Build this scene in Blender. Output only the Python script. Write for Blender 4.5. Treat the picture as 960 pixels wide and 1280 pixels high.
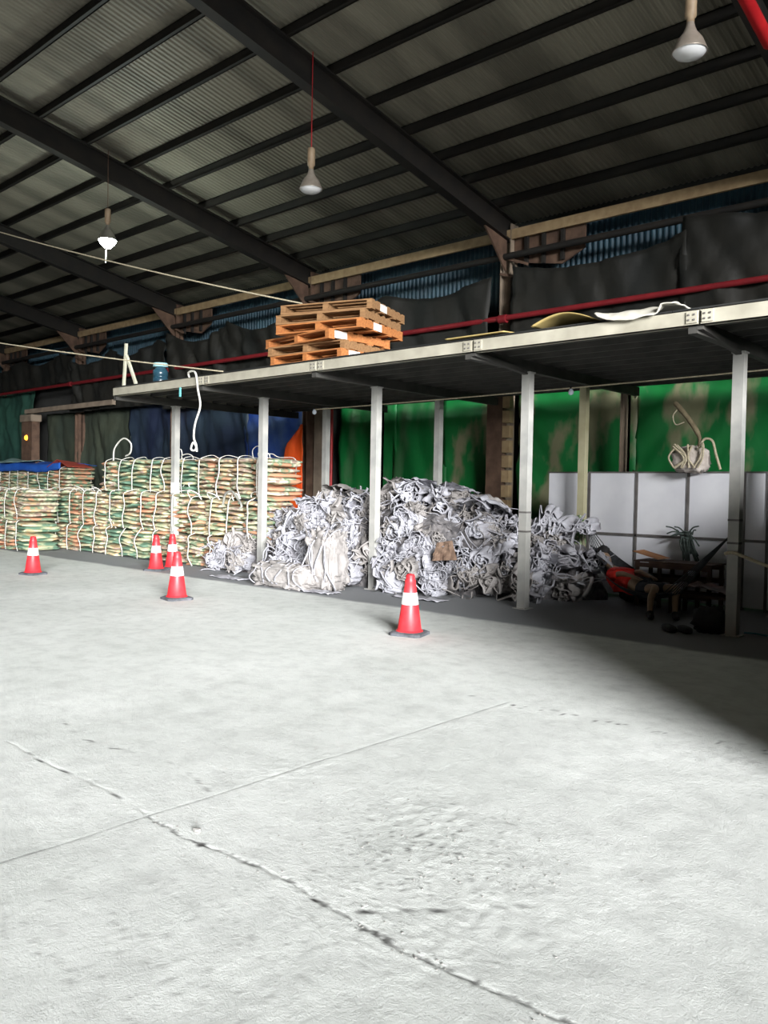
import bpy, math, random
import numpy as np
from mathutils import Vector, Matrix, noise
random.seed(7)
for o in list(bpy.data.objects): bpy.data.objects.remove(o)
S = bpy.context.scene
COL = S.collection
PI = math.pi

# ---------------------------------------------------------------- camera
FPX, YAW, PITCH, ROLL, EYE = 1030.0, math.radians(42.28), math.radians(1.53), math.radians(1.05), 1.7
F = Vector((-math.sin(YAW)*math.cos(PITCH), math.cos(YAW)*math.cos(PITCH), -math.sin(PITCH)))
R = Vector((math.cos(YAW), math.sin(YAW), 0)); U = R.cross(F)
R2 = R*math.cos(ROLL)+U*math.sin(ROLL); U2 = U*math.cos(ROLL)-R*math.sin(ROLL)
cd = bpy.data.cameras.new('camera'); cam = bpy.data.objects.new('camera', cd); COL.objects.link(cam)
m = Matrix((R2, U2, -F)).transposed().to_4x4(); m.translation = (0, 0, EYE); cam.matrix_world = m
cd.sensor_fit = 'HORIZONTAL'; cd.sensor_width = 36; cd.lens = 36*FPX/960; cd.clip_start = .05; cd.clip_end = 200
S.camera = cam
# ---------------------------------------------------------------- world, daylight, exposure
w = bpy.data.worlds.new('world'); S.world = w; w.use_nodes = True
w.node_tree.nodes['Background'].inputs[0].default_value = (.62, .75, 1, 1)
w.node_tree.nodes['Background'].inputs[1].default_value = .1
def area(name, loc, direction, sx, sy, power, col):
    ld = bpy.data.lights.new(name, 'AREA'); ld.shape = 'RECTANGLE'; ld.size = sx; ld.size_y = sy
    ld.energy = power; ld.color = col
    o = bpy.data.objects.new(name, ld); COL.objects.link(o); o.location = loc
    o.rotation_euler = Vector(direction).to_track_quat('-Z', 'Z').to_euler(); return o
sl = bpy.data.lights.new('hazy_sun', 'SUN'); sl.energy = 17.5; sl.angle = math.radians(25); sl.color = (.98, .99, 1.0)
so_ = bpy.data.objects.new('hazy_sun', sl); COL.objects.link(so_)
AZ, EL = math.radians(31), math.radians(12.5)
so_.rotation_euler = Vector((-math.cos(AZ)*math.cos(EL), math.sin(AZ)*math.cos(EL), -math.sin(EL))).to_track_quat('-Z', 'Z').to_euler()
S.view_settings.view_transform = 'Standard'; S.view_settings.look = 'None'
S.view_settings.exposure = 0; S.view_settings.gamma = 1; S.view_settings.use_curve_mapping = False

# ---------------------------------------------------------------- helpers
def lin(r, g, b):
    f = lambda c: (c/255/12.92 if c/255 <= .04045 else ((c/255+.055)/1.055)**2.4)
    return (f(r), f(g), f(b), 1)
def mat(name, c1, c2=None, scale=4, rough=.8, metal=0, bump=0, bscale=30, stretch=None, thr=(.35, .65), c3=None, rnd=False, detail=4, emit=None):
    m = bpy.data.materials.new(name); m.use_nodes = True; nt = m.node_tree; N = nt.nodes; L = nt.links
    b = N['Principled BSDF']; b.inputs['Roughness'].default_value = rough; b.inputs['Metallic'].default_value = metal
    b.inputs['Base Color'].default_value = c1
    tc = N.new('ShaderNodeTexCoord'); mp = N.new('ShaderNodeMapping'); L.new(tc.outputs['Object'], mp.inputs[0])
    if stretch: mp.inputs['Scale'].default_value = stretch
    src = mp.outputs[0]
    if rnd:
        oi = N.new('ShaderNodeObjectInfo'); ad = N.new('ShaderNodeVectorMath'); ad.operation = 'MULTIPLY_ADD'
        cx = N.new('ShaderNodeCombineXYZ')
        for k in range(3): L.new(oi.outputs['Random'], cx.inputs[k])
        L.new(cx.outputs[0], ad.inputs[0]); ad.inputs[1].default_value = (37, 53, 71); L.new(src, ad.inputs[2]); src = ad.outputs[0]
    if c2:
        n = N.new('ShaderNodeTexNoise'); n.inputs['Scale'].default_value = scale; n.inputs['Detail'].default_value = detail
        L.new(src, n.inputs['Vector'])
        r = N.new('ShaderNodeValToRGB'); r.color_ramp.elements[0].position = thr[0]; r.color_ramp.elements[1].position = thr[1]
        r.color_ramp.elements[0].color = c1; r.color_ramp.elements[1].color = c2
        if c3: e = r.color_ramp.elements.new((thr[0]+thr[1])/2); e.color = c3
        L.new(n.outputs['Fac'], r.inputs[0]); L.new(r.outputs[0], b.inputs['Base Color'])
    if bump:
        n2 = N.new('ShaderNodeTexNoise'); n2.inputs['Scale'].default_value = bscale; n2.inputs['Detail'].default_value = 6
        L.new(src, n2.inputs['Vector']); bp = N.new('ShaderNodeBump'); bp.inputs['Strength'].default_value = bump; bp.inputs['Distance'].default_value = .03
        L.new(n2.outputs['Fac'], bp.inputs['Height']); L.new(bp.outputs[0], b.inputs['Normal'])
    if emit:
        b.inputs['Emission Color'].default_value = emit[0]; b.inputs['Emission Strength'].default_value = emit[1]
    return m

class MB:
    def __init__(s): s.v = []; s.f = []; s.mi = []; s.smooth = []
    def add(s, vs, fs, mi=0, smooth=False):
        b = len(s.v); s.v += [tuple(v) for v in vs]
        for f in fs: s.f.append(tuple(b+i for i in f)); s.mi.append(mi); s.smooth.append(smooth)
        return s
    def box(s, a, b, M=None, mi=0):
        x0, y0, z0 = a; x1, y1, z1 = b
        vs = [Vector(p) for p in ((x0,y0,z0),(x1,y0,z0),(x1,y1,z0),(x0,y1,z0),(x0,y0,z1),(x1,y0,z1),(x1,y1,z1),(x0,y1,z1))]
        if M: vs = [M @ v for v in vs]
        return s.add(vs, [(0,3,2,1),(4,5,6,7),(0,1,5,4),(1,2,6,5),(2,3,7,6),(3,0,4,7)], mi)
    def bar(s, p, q, wd, ht, up=(0, 0, 1), mi=0):
        p, q = Vector(p), Vector(q); d = (q-p).normalized(); x = d.cross(Vector(up)).normalized(); z = x.cross(d)
        vs = [c+x*sx*wd/2+z*sz*ht/2 for c in (p, q) for sx, sz in ((-1,-1),(1,-1),(1,1),(-1,1))]
        return s.add(vs, [(0,1,2,3),(7,6,5,4),(0,4,5,1),(1,5,6,2),(2,6,7,3),(3,7,4,0)], mi)
    def tube(s, pts, r, n=8, mi=0, flat=1.0, caps=True):
        pts = [Vector(p) for p in pts]; rs = r if isinstance(r, (list, tuple)) else [r]*len(pts)
        vs = []; prev = None
        for i, p in enumerate(pts):
            d = (pts[min(i+1, len(pts)-1)]-pts[max(i-1, 0)]).normalized()
            if prev is None: a = Vector((0,0,1)) if abs(d.z) < .9 else Vector((1,0,0)); x = d.cross(a).normalized()
            else:
                x = (prev-d*prev.dot(d)); x = x.normalized() if x.length > 1e-6 else prev
            prev = x; y = d.cross(x)
            vs += [p+x*math.cos(2*PI*k/n)*rs[i]+y*math.sin(2*PI*k/n)*rs[i]*flat for k in range(n)]
        fs = [(i*n+k, i*n+(k+1) % n, (i+1)*n+(k+1) % n, (i+1)*n+k) for i in range(len(pts)-1) for k in range(n)]
        s.add(vs, fs, mi, True)
        if caps: s.add(vs[:n][::-1], [tuple(range(n))], mi); s.add(vs[-n:], [tuple(range(n))], mi)
        return s
    def lathe(s, prof, n=24, M=None, mi=0, smooth=True):
        vs = [Vector((r*math.cos(2*PI*k/n), r*math.sin(2*PI*k/n), z)) for r, z in prof for k in range(n)]
        if M: vs = [M @ v for v in vs]
        return s.add(vs, [(i*n+k, i*n+(k+1) % n, (i+1)*n+(k+1) % n, (i+1)*n+k) for i in range(len(prof)-1) for k in range(n)], mi, smooth)
    def ribbon(s, pts, wdir, width, th=.006, mi=0):
        # flat band along pts, its width along wdir
        pts = [Vector(p) for p in pts]; wd = Vector(wdir).normalized(); vs = []
        for i, p in enumerate(pts):
            d = (pts[min(i+1, len(pts)-1)]-pts[max(i-1, 0)]).normalized(); nrm = d.cross(wd)
            nrm = nrm.normalized() if nrm.length > 1e-6 else Vector((0,0,1)); ww = nrm.cross(d).normalized()
            vs += [p-ww*width/2-nrm*th/2, p+ww*width/2-nrm*th/2, p+ww*width/2+nrm*th/2, p-ww*width/2+nrm*th/2]
        fs = [(i*4+k, i*4+(k+1) % 4, i*4+4+(k+1) % 4, i*4+4+k) for i in range(len(pts)-1) for k in range(4)]
        n = len(vs)
        return s.add(vs, fs+[(3,2,1,0), (n-4,n-3,n-2,n-1)], mi, True)
    def mesh(s, name, mats):
        me = bpy.data.meshes.new(name); me.from_pydata(s.v, [], s.f)
        for mm in (mats if isinstance(mats, (list, tuple)) else [mats]): me.materials.append(mm)
        me.polygons.foreach_set('material_index', s.mi); me.polygons.foreach_set('use_smooth', s.smooth); me.update(); return me
    def build(s, name, mats, parent=None, loc=(0,0,0), rz=0):
        return put(name, s.mesh(name, mats), parent, loc, rz)
def put(name, me, parent=None, loc=(0,0,0), rz=0):
    o = bpy.data.objects.new(name, me); COL.objects.link(o); o.location = loc; o.rotation_euler = (0, 0, rz)
    if parent: o.parent = parent
    return o
def tag(o, label, cat, group=None, kind=None):
    o['label'] = label; o['category'] = cat
    if group: o['group'] = group
    if kind: o['kind'] = kind
    return o
def structure(o): o['kind'] = 'structure'; return o
def thing(name, label, cat, loc=(0,0,0), rz=0, group=None):
    o = bpy.data.objects.new(name, None); COL.objects.link(o); o.empty_display_size = .1
    o.location = loc; o.rotation_euler = (0, 0, rz); return tag(o, label, cat, group)
def copy_tree(o, parent=None):
    c = o.copy(); COL.objects.link(c); c.parent = parent
    for ch in o.children: copy_tree(ch, c)
    return c
def grid(nx, ny, fn):
    vs = [fn(i/nx, j/ny) for j in range(ny+1) for i in range(nx+1)]
    fs = [(j*(nx+1)+i, j*(nx+1)+i+1, (j+1)*(nx+1)+i+1, (j+1)*(nx+1)+i) for j in range(ny) for i in range(nx)]
    return vs, fs
def nz(x, y, z=0, sc=1): return noise.noise(Vector((x*sc, y*sc, z*sc)))
def fbm(x, y, z, sc, o=4): return noise.fractal(Vector((x*sc, y*sc, z*sc)), .7, 2.1, o)
def bez(pts, n=24):
    # smooth Catmull-Rom through pts
    P = [Vector(p) for p in pts]; P = [P[0]*2-P[1]]+P+[P[-1]*2-P[-2]]; out = []
    for i in range(1, len(P)-2):
        for k in range(n):
            t = k/n; a, b, c, d = P[i-1], P[i], P[i+1], P[i+2]
            out.append(.5*((2*b)+(-a+c)*t+(2*a-5*b+4*c-d)*t*t+(-a+3*b-3*c+d)*t**3))
    out.append(P[-2]); return out

# ---------------------------------------------------------------- materials
M_roof = mat('roof_sheet', lin(106,102,90), lin(138,133,118), 1.2, .6, .0, thr=(.4,.6), stretch=(1,.12,1))
M_dark = mat('dark_steel', lin(24,22,20), lin(36,31,26), 3, .7)
M_col = mat('column_paint', lin(122,108,94), lin(150,134,116), 3, .7)
M_rust = mat('brown_beam', lin(80,60,48), lin(108,84,68), 4, .8)
M_frame = mat('mezzanine_paint', lin(150,145,130), lin(176,171,155), 2.5, .55)
M_deck = mat('deck_board', lin(26,28,28), lin(40,40,38), 2, .8)
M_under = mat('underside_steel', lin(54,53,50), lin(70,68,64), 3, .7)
M_lath = mat('eave_lath', lin(146,122,90), lin(168,144,108), 6, .8)
M_siding = mat('blue_siding', lin(34,60,74), lin(46,78,92), 3, .6)
M_red = mat('red_pipe', lin(150,20,26), lin(176,30,34), 3, .45)
M_red2 = mat('dusty_red_pipe', lin(112,18,26), lin(128,26,32), 3, .6)
M_wall = mat('bare_wall', lin(50,50,48), lin(62,62,60), 1.5, .9)
M_rope = mat('rope', lin(196,186,160), lin(168,156,130), 40, .9)
M_strap = mat('white_strap', lin(236,234,226), lin(214,210,200), 12, .7)
M_black = mat('black_rubber', lin(30,30,32), lin(44,44,46), 12, .8)
M_conebase = mat('cone_base', lin(92,94,100), lin(64,66,70), 14, .85)
M_cone = mat('cone_red', lin(226,52,58), lin(208,38,46), 8, .45)
M_conew = mat('cone_collar', lin(244,244,240), lin(228,228,226), 10, .4)
M_pallet = mat('pallet_wood', lin(150,114,76), lin(124,90,58), 5, .8, stretch=(1,6,6))
M_pallet2 = mat('pallet_wood_orange', lin(184,118,64), lin(152,94,50), 5, .8, stretch=(1,6,6))
M_paper = mat('paper_label', lin(226,224,216), lin(206,204,196), 12, .8)
M_panel = mat('white_panel', lin(218,218,224), lin(232,232,236), 1.5, .5)
M_panelf = mat('panel_frame', lin(110,106,104), lin(88,84,82), 5, .6)

# ================================================================ STRUCTURE
# ---- floor, finely meshed near the viewpoint
def axis(lo, a, b, hi, fine, coarse):
    x = list(np.arange(lo, a, coarse))+list(np.arange(a, b, fine))+list(np.arange(b, hi+coarse, coarse)); return x
def multi(*seg):
    out = []
    for a, b, st_ in seg: out += list(np.arange(a, b-1e-6, st_))
    return out
xs = multi((-40,-6.3,1.0),(-6.3,-3.84,.035),(-3.84,-3.56,.009),(-3.56,-1,.018),(-1,.9,.035),(.9,16,1.0))
ys = multi((-15,.6,1.0),(.6,2.12,.03),(2.12,2.54,.007),(2.54,3.7,.018),(3.7,6.9,.035),(6.9,16,1.0))
def dirt_shade(x, y):
    """groove shade and grime put into the crack colour, and the dark slab joint"""
    if x < -6.2 or x > .8 or y < .6 or y > 6.8: return 0
    d = abs(y-crack_y(x)); v = 0
    if -3.72 < x < .3:
        k = max(0, min(1, .3+1.3*nz(x*6, 1, 4)+.9*nz(x*21, 7, 4))); wd_ = .004+.026*k*(.35+1.3*abs(nz(x*40, 3, 3))); d = abs(y-crack_y(x)-.022*nz(x*38, y*20, 6)); v = max(v, math.exp(-(d/wd_)**4)*(.4+.6*k)*(1 if x < -1.2 else max(.35, 1-(x+1.2)*.8)))
    elif x > -5.2: v = max(v, math.exp(-(d/.012)**4)*max(0, min(.8, 2*nz(x*7, 2, 1))))
    dx = abs(x+3.70-.012*nz(y*3, 4.4))
    if y < 5.6: v = max(v, math.exp(-(dx/.007)**4)*(.45+.4*nz(y*5, 1, 9)))
    q = (x+2.33)*.75-(y-2.28)*.65+.02*nz(y*9, 7)
    if 2.3 < y < 2.9: v = max(v, math.exp(-(q/.018)**4)*max(0, min(1, .2+2.5*nz(y*14, 1))))
    if -5.8 < x < -3.7: v = max(v, math.exp(-(abs(y-2.78-.07*math.sin(x*4)-.03*nz(x*20, 5))/.012)**4)*max(0, min(.8, .1+2*nz(x*8, 5, 1))))
    g = math.exp(-((x+2.45)**2/.3+(y-3.0)**2/.4))+.5*math.exp(-((x+2.5)**2/1.2+(y-1.6)**2/.4))
    n_ = nz(x, y, 8, 30); v = max(v, min(1, max(0, (n_-.34)*5))*g*.8)
    if x > -4.2 and 5.3 < y < 6.2: v = max(v, max(0, min(1, (nz(x, y, 3, 22)-.3)*5))*math.exp(-((y-5.55-.12*(x+3.7))/.06)**2))
    return v
def crack_y(x): return 2.32+.05*nz(x*1.3, 3.1)+.022*nz(x*7, 9.2)+.010*nz(x*19, 2.2)
def hfloor(x, y):
    if x < -6.2 or x > .8 or y < .6 or y > 6.8: return 0
    edge = max(0, min(1, (x+6.2)/.5, (.8-x)/.5, (y-.6)/.3, (6.8-y)/.8))
    h = .004*fbm(x, y, 0, 1.3, 3)
    rg = max(0, nz(x, y, 5, 1.1)+.1)
    h += .004*rg*fbm(x, y, 2, 16, 3)
    g = math.exp(-((x+2.45)**2/.22+(y-3.05)**2/.30)); g2 = math.exp(-((x+1.7)**2/1.2+(y-2.7)**2/.5)); g3 = math.exp(-((x+2.5)**2/1.2+(y-1.6)**2/.3))
    h += (g*.006+g2*.002+g3*.003)*max(0, fbm(x, y, 8, 40, 2)+.1)
    d = abs(y-crack_y(x))
    if -3.75 < x < -.2: 
        k = min(1, .35+.9*max(0, nz(x*5, 1, 4)+.45)); h -= .005*math.exp(-(d/(.007+.006*k))**2)*k
    if x < -3.75: h -= .014*math.exp(-(d/.010)**2)*max(0, nz(x*5, 2, 1)+.2)
    dx = abs(x+3.70-.012*nz(y*3, 4.4))
    if y < 5.6: h -= .0015*math.exp(-(dx/.009)**2)
    q = (x+2.33)*.75-(y-2.28)*.65+.02*nz(y*9, 7)
    if 2.3 < y < 2.95: h -= .004*math.exp(-(q/.014)**2)*max(0, min(1, (2.95-y)*2))*(.4+.6*abs(nz(y*14, 1)))
    return h*edge
vs = [(x, y, hfloor(x, y)) for y in ys for x in xs]; nx = len(xs)
fs = [(j*nx+i, j*nx+i+1, (j+1)*nx+i+1, (j+1)*nx+i) for j in range(len(ys)-1) for i in range(nx-1)]
Mf = bpy.data.materials.new('dusty_concrete'); Mf.use_nodes = True
nt = Mf.node_tree; N = nt.nodes; L = nt.links; B = N['Principled BSDF']; B.inputs['Roughness'].default_value = .85
tc = N.new('ShaderNodeTexCoord')
def noi(sc, det=5, rough=.6):
    n = N.new('ShaderNodeTexNoise'); n.inputs['Scale'].default_value = sc; n.inputs['Detail'].default_value = det; n.inputs['Roughness'].default_value = rough
    L.new(tc.outputs['Object'], n.inputs['Vector']); return n
def ramp(src, p0, c0, p1, c1):
    r = N.new('ShaderNodeValToRGB'); r.color_ramp.elements[0].position = p0; r.color_ramp.elements[0].color = c0
    r.color_ramp.elements[1].position = p1; r.color_ramp.elements[1].color = c1; L.new(src, r.inputs[0]); return r
def mix(fac, a, b, mode='MIX'):
    x = N.new('ShaderNodeMix'); x.data_type = 'RGBA'; x.blend_type = mode
    if hasattr(fac, 'links'): L.new(fac, x.inputs[0])
    else: x.inputs[0].default_value = fac
    L.new(a, x.inputs[6])
    if hasattr(b, 'links'): L.new(b, x.inputs[7])
    else: x.inputs[7].default_value = b
    return x.outputs[2]
n1 = noi(.7, 6); base = ramp(n1.outputs[0], .3, lin(200,203,198), .7, lin(222,224,220)).outputs[0]
n2 = noi(5, 8, .7); spot = ramp(n2.outputs[0], .3, (.80,.80,.80,1), .55, (1,1,1,1)).outputs[0]
base = mix(1.0, base, spot, 'MULTIPLY')
n5 = noi(42, 5, .75); sp5 = ramp(n5.outputs[0], .28, (.35,.35,.36,1), .40, (1,1,1,1)).outputs[0]; base = mix(.55, base, sp5, 'MULTIPLY')
sx = N.new('ShaderNodeSeparateXYZ'); L.new(tc.outputs['Object'], sx.inputs[0])
# darker slab colour under the mezzanine, soft wavy edge
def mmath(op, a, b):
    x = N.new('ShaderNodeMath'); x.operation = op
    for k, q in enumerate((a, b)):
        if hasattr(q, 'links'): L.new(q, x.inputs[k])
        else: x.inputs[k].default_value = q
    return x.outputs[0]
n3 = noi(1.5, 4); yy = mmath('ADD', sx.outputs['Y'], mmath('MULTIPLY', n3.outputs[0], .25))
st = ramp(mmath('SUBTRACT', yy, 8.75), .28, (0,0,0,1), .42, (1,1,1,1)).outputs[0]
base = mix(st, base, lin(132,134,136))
an = N.new('ShaderNodeAttribute'); an.attribute_name = 'dirt_shade'
base = mix(an.outputs['Fac'], base, lin(58,56,54))  # crack shade and grime darken the base colour
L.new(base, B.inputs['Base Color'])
n4 = noi(22, 10, .8); n6 = noi(90, 4, .7)
hh = mmath('ADD', mmath('MULTIPLY', n4.outputs[0], 1.0), mmath('MULTIPLY', n6.outputs[0], .35))
bp = N.new('ShaderNodeBump'); bp.inputs['Strength'].default_value = 1; bp.inputs['Distance'].default_value = .014
L.new(hh, bp.inputs['Height']); L.new(bp.outputs[0], B.inputs['Normal'])
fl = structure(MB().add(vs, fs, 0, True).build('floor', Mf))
at_ = fl.data.attributes.new('dirt_shade', 'FLOAT', 'POINT'); at_.data.foreach_set('value', [dirt_shade(x, y) for y in ys for x in xs])
# ---- roof
def zroof(y): return 7.50+.191*(14.5-y) if y > -2 else 7.50+.191*16.5-.191*(-2-y)
mb = MB(); vs = []; P = .11
n = int(50.7/P*4)
for y in (15.2, -2, -15.2):
    for i in range(n+1):
        vs.append((-40.5+i*P/4, y, zroof(y)+(.022 if i % 4 in (1, 2) else 0)))
fs = [(r*(n+1)+i, r*(n+1)+i+1, (r+1)*(n+1)+i+1, (r+1)*(n+1)+i) for r in range(2) for i in range(n)]
structure(MB().add(vs, fs).build('ceiling', M_roof))
structure(MB().box((-40.5, 14.95, 0), (10.2, 15.15, 7.5)).build('wall_back', M_wall))
structure(MB().box((-40.6, -15, 0), (-40.4, 15, 11)).build('wall_left', M_wall))
structure(MB().box((-40.5, -15.2, 0), (10.2, -15, 8)).build('wall_front', M_wall))
g = MB()   # gable wall with the open gate
g.box((10, -15, 0), (10.2, -14.5, 11)).box((10, 5, 0), (10.2, 15, 11)).box((10, -14.5, 9.2), (10.2, 5, 11))
structure(g.build('wall_gate', M_wall))
structure(MB().box((-.6, 4.85, 0), (-.4, 14.9, 3.1)).build('shade_wall', M_wall))  # unseen low wall, added and sized to cast the shade at the right
# blue corrugated siding strip behind the eave
vs = []; nn = 1600
for z in (5.6, 7.3):
    for i in range(nn+1): vs.append((-40+i*.03, 14.88-(.03 if i % 4 in (1, 2) else 0), z))
sd = MB().add(vs, [(i, i+1, nn+2+i, nn+1+i) for i in range(nn)]).build('trim_1', M_siding); structure(sd)

# ---- steel frames
RX = [-3.67, -9.72, -15.75, -21.75, -27.75, -33.75]
names = ['cut by the top right corner', 'crossing mid roof', 'ending above the pallets', 'third from the left', 'second from the left', 'farthest left']
for i, X in enumerate(RX):
    t = thing('roof_frame', 'dark steel roof frame of rafter and wall column, '+names[i], 'steel frame', (X, 14.4, 0), 0, 'portal frames of the shed')
    r = MB(); zt = lambda y: zroof(y)-.2-7.5
    a = Vector((0, .1, 7.5-.2-.02)); b = Vector((0, -16.4, zroof(-2)-.2)); dn = Vector((0, 0, -1))
    for off, w_, h_ in ((0, .2, .03), (-.44, .2, .03)):
        r.bar(a+Vector((0,0,off)), b+Vector((0,0,off)), w_, h_, (0, 0, 1))
    r.bar(a+Vector((0,0,-.22)), b+Vector((0,0,-.22)), .03, .43, (0,0,1))
    r.build('rafter', M_dark, t)
    k = MB(); k.box((-.13, -.13, 0), (-.10, .13, 7.2)); k.box((.10, -.13, 0), (.13, .13, 7.2)); k.box((-.13, -.015, 0), (.13, .015, 7.2))
    k.build('column', M_col if i == 1 else M_rust, t)
    # haunch plate and eave bracket reaching right along the wall
    h = MB(); h.add([(-.02,-.9,7.0),(-.02,-.13,6.9),(-.02,-.13,6.25),(.02,-.9,7.0),(.02,-.13,6.9),(.02,-.13,6.25)], [(0,1,2),(5,4,3),(0,3,4,1),(1,4,5,2),(2,5,3,0)])
    h.build('haunch', M_rust, t)
    e = MB()
    e.add([(.14,-.02,6.95),(1.75,-.02,6.95),(1.75,-.02,6.45),(1.25,-.02,6.22),(.14,-.02,6.42),
           (.14,.02,6.95),(1.75,.02,6.95),(1.75,.02,6.45),(1.25,.02,6.22),(.14,.02,6.42)],
          [(0,1,2,3,4),(9,8,7,6,5),(0,5,6,1),(1,6,7,2),(2,7,8,3),(3,8,9,4),(4,9,5,0)])
    e.build('eave_bracket', M_rust, t)
    for q in (.42, .82, 1.25):
        MB().box((q, -.09, 6.28), (q+.07, -.02, 6.97)).build('hanger', M_dark, t)
    c = MB(); c.bar((-.1,-.16,6.55), (.55,-.16,6.3), .05, .05); c.bar((-.1,-.16,6.2), (.5,-.16,6.02), .05, .05); c.build('brace', M_rust, t)
# purlins
PY = [13.86, 12.86, 11.98, 11.08, 10.16, 9.24, 8.27, 7.3, 6.33, 5.37, 4.4, 3.4]
ordn = ['lowest, next to the eave', 'second up from the eave', 'third up from the eave', 'fourth up from the eave', 'fifth up from the eave', 'sixth up from the eave', 'seventh up from the eave', 'eighth up from the eave', 'ninth up from the eave', 'tenth up from the eave', 'eleventh up from the eave', 'twelfth up from the eave']
for i, y in enumerate(PY):
    z = zroof(y)
    p = MB().box((-40, -.012, -.2), (3, .012, -.015)).box((-40, -.012, -.03), (3, .065, -.015)).box((-40, -.065, -.2), (3, .012, -.185))
    o = p.build('roof_purlin', M_dark, None, (0, y, z)); tag(o, 'dark steel purlin under the roof sheets, '+ordn[i], 'purlin', 'purlins under the roof')
o = MB().box((-40, -.03, -.1), (3, .03, .1)).build('eave_lath', M_lath, None, (0, 14.3, 6.98)); tag(o, 'long pale timber strip running along the top of the back wall', 'timber strip')
o = MB().tube([(-40,0,0),(3,0,0)], .07, 8).build('eave_pipe', M_dark, None, (0, 14.2, 6.52)); tag(o, 'dark horizontal pipe under the pale eave strip', 'pipe')

# ---- red pipes
rp = thing('sprinkler_pipe', 'long red pipe running along the back wall above the mezzanine', 'pipe', (0, 13.9, 5.18))
MB().tube([(-38,0,0),(2,0,.02)], .055, 10).build('pipe_run', M_red2, rp)
for x in (-27.5,-21.5,-15.5,-9.5,-3.5): MB().tube([(x-.09,0,0),(x+.09,0,0)], .085, 10).build('coupling', M_red2, rp)
o = MB().tube([(0,-9,1.75),(0,1.6,-.30)], .075, 10).build('roof_pipe', M_red, None, (-3.32, 8.6, 7.30)); tag(o, 'bright red pipe sloping under the roof at the top right corner', 'pipe')
o = MB().tube([(0,0,0),(0,0,4.2)], .035, 8).build('riser_pipe', M_red, None, (-14.5, 14.0, 0)); tag(o, 'thin red vertical pipe in front of the green tarpaulin near the orange cloth', 'pipe')

# ---- intermediate wall posts
for x, wd, lb in ((-12.94,.14,'grey steel wall post before the green tarpaulin, behind the bag pile'), (-6.88,.14,'brown steel wall post above the white partition')):
    o = MB().box((-wd/2,-.05,0),(wd/2,.05,3.85)).box((-wd/2,-.08,0),(-wd/2+.02,.05,3.85)).box((wd/2-.02,-.08,0),(wd/2,.05,3.85)).build('wall_post', M_col, None, (x, 14.05, 0)); tag(o, lb, 'post', 'wall posts')
b = thing('column_casing', 'brown boarded casing around the wall column behind the bag pile', 'column casing', (-9.62, 14.0, 0))
MB().box((-.26,-.05,0),(.12,.1,3.7)).build('board', M_rust, b)
cs = MB()
for k in range(12): cs.box((.13,-.06,.1+k*.3),(.30,.08,.34+k*.3))
cs.build('cleat', M_lath, b)
b = thing('column_casing', 'grey cased wall column beside the orange cloth', 'column casing', (-15.0, 14.0, 0))
MB().box((-.35,-.05,0),(-.1,.1,3.9)).build('board', M_rust, b); MB().box((-.02,-.1,0),(.3,.1,3.9)).build('board', M_col, b)

# ---- tarpaulins
def tarp(name, lb, m, x0, x1, z0, z1, y, fold=.08, seed=0, topfn=None, botfn=None, fs_=3.0, cat='tarpaulin', slant=.3):
    nx_, nz_ = max(12, int(abs(x1-x0)*10)), max(12, int((z1-z0)*9))
    xc = (x0+x1)/2
    def fn(u, v):
        x = x0+(x1-x0)*u; t = topfn(u) if topfn else 0; bt = botfn(u) if botfn else 0
        z = (z0+bt)+((z1+t)-(z0+bt))*v
        s = x+slant*z
        dy = fold*(.9*abs(nz(s, z*.25, seed, fs_*.5))+.5*abs(nz(s, z*.5, seed+9, fs_*1.4))+.5*nz(x, z, seed+3, .8))
        return (x-xc, -dy, z)
    vs, fs = grid(nx_, nz_, fn)
    o = MB().add(vs, fs, 0, True).build(name, m, None, (xc, y, 0)); so = o.modifiers.new('cloth', 'SOLIDIFY'); so.thickness = .008
    return tag(o, lb, cat)
T_green = mat('green_tarp', lin(14,124,56), lin(140,140,108), 1.1, .55, thr=(.40,.60), stretch=(1.5,1,.7), c3=lin(28,124,62), bump=.3, bscale=7)
T_green2 = mat('deep_green_tarp', lin(12,112,52), lin(90,120,88), 1.0, .55, thr=(.5,.72), stretch=(1.5,1,.6), bump=.3, bscale=7)
T_dark = mat('dark_tarp', lin(15,17,14), lin(30,28,22), .8, .7, bump=.4, bscale=5)
T_navy = mat('navy_tarp', lin(28,36,62), lin(40,54,66), .7, .6, bump=.4, bscale=5)
T_blue = mat('blue_tarp', lin(32,62,134), lin(84,104,134), 1.0, .5, thr=(.42,.7), bump=.3, bscale=6)
T_teal = mat('teal_tarp', lin(34,66,58), lin(50,88,74), .6, .6, bump=.4, bscale=4)
T_olive = mat('olive_tarp', lin(46,56,48), lin(66,72,58), .7, .7, bump=.4, bscale=5)
T_orange = mat('orange_cloth', lin(240,92,20), lin(222,74,14), 2, .7)
tarp('green_tarpaulin', 'deep green tarpaulin between the red riser and the first grey wall post', T_green2, -14.8, -12.9, 0, 4.1, 14.6, .1, 1)
tarp('green_tarpaulin', 'green tarpaulin behind the highest part of the bag pile', T_green2, -13.0, -11.4, 0, 4.1, 14.62, .1, 2)
tarp('green_tarpaulin', 'bright green tarpaulin just left of the boarded wall column', T_green, -11.5, -9.75, 0, 4.1, 14.6, .12, 3)
tarp('green_tarpaulin', 'faded green tarpaulin right of the boarded wall column', T_green, -9.5, -6.9, 0, 4.1, 14.6, .14, 5, slant=.8)
tarp('green_tarpaulin', 'faded green tarpaulin above the white partition at the right edge', T_green, -6.95, -.75, 0, 4.1, 14.62, .14, 6, slant=-.8)
tarp('blue_tarpaulin', 'navy blue tarpaulin left of the orange cloth', T_blue, -18.4, -16.0, 0, 4.0, 14.45, .16, 8, slant=.6)
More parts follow.
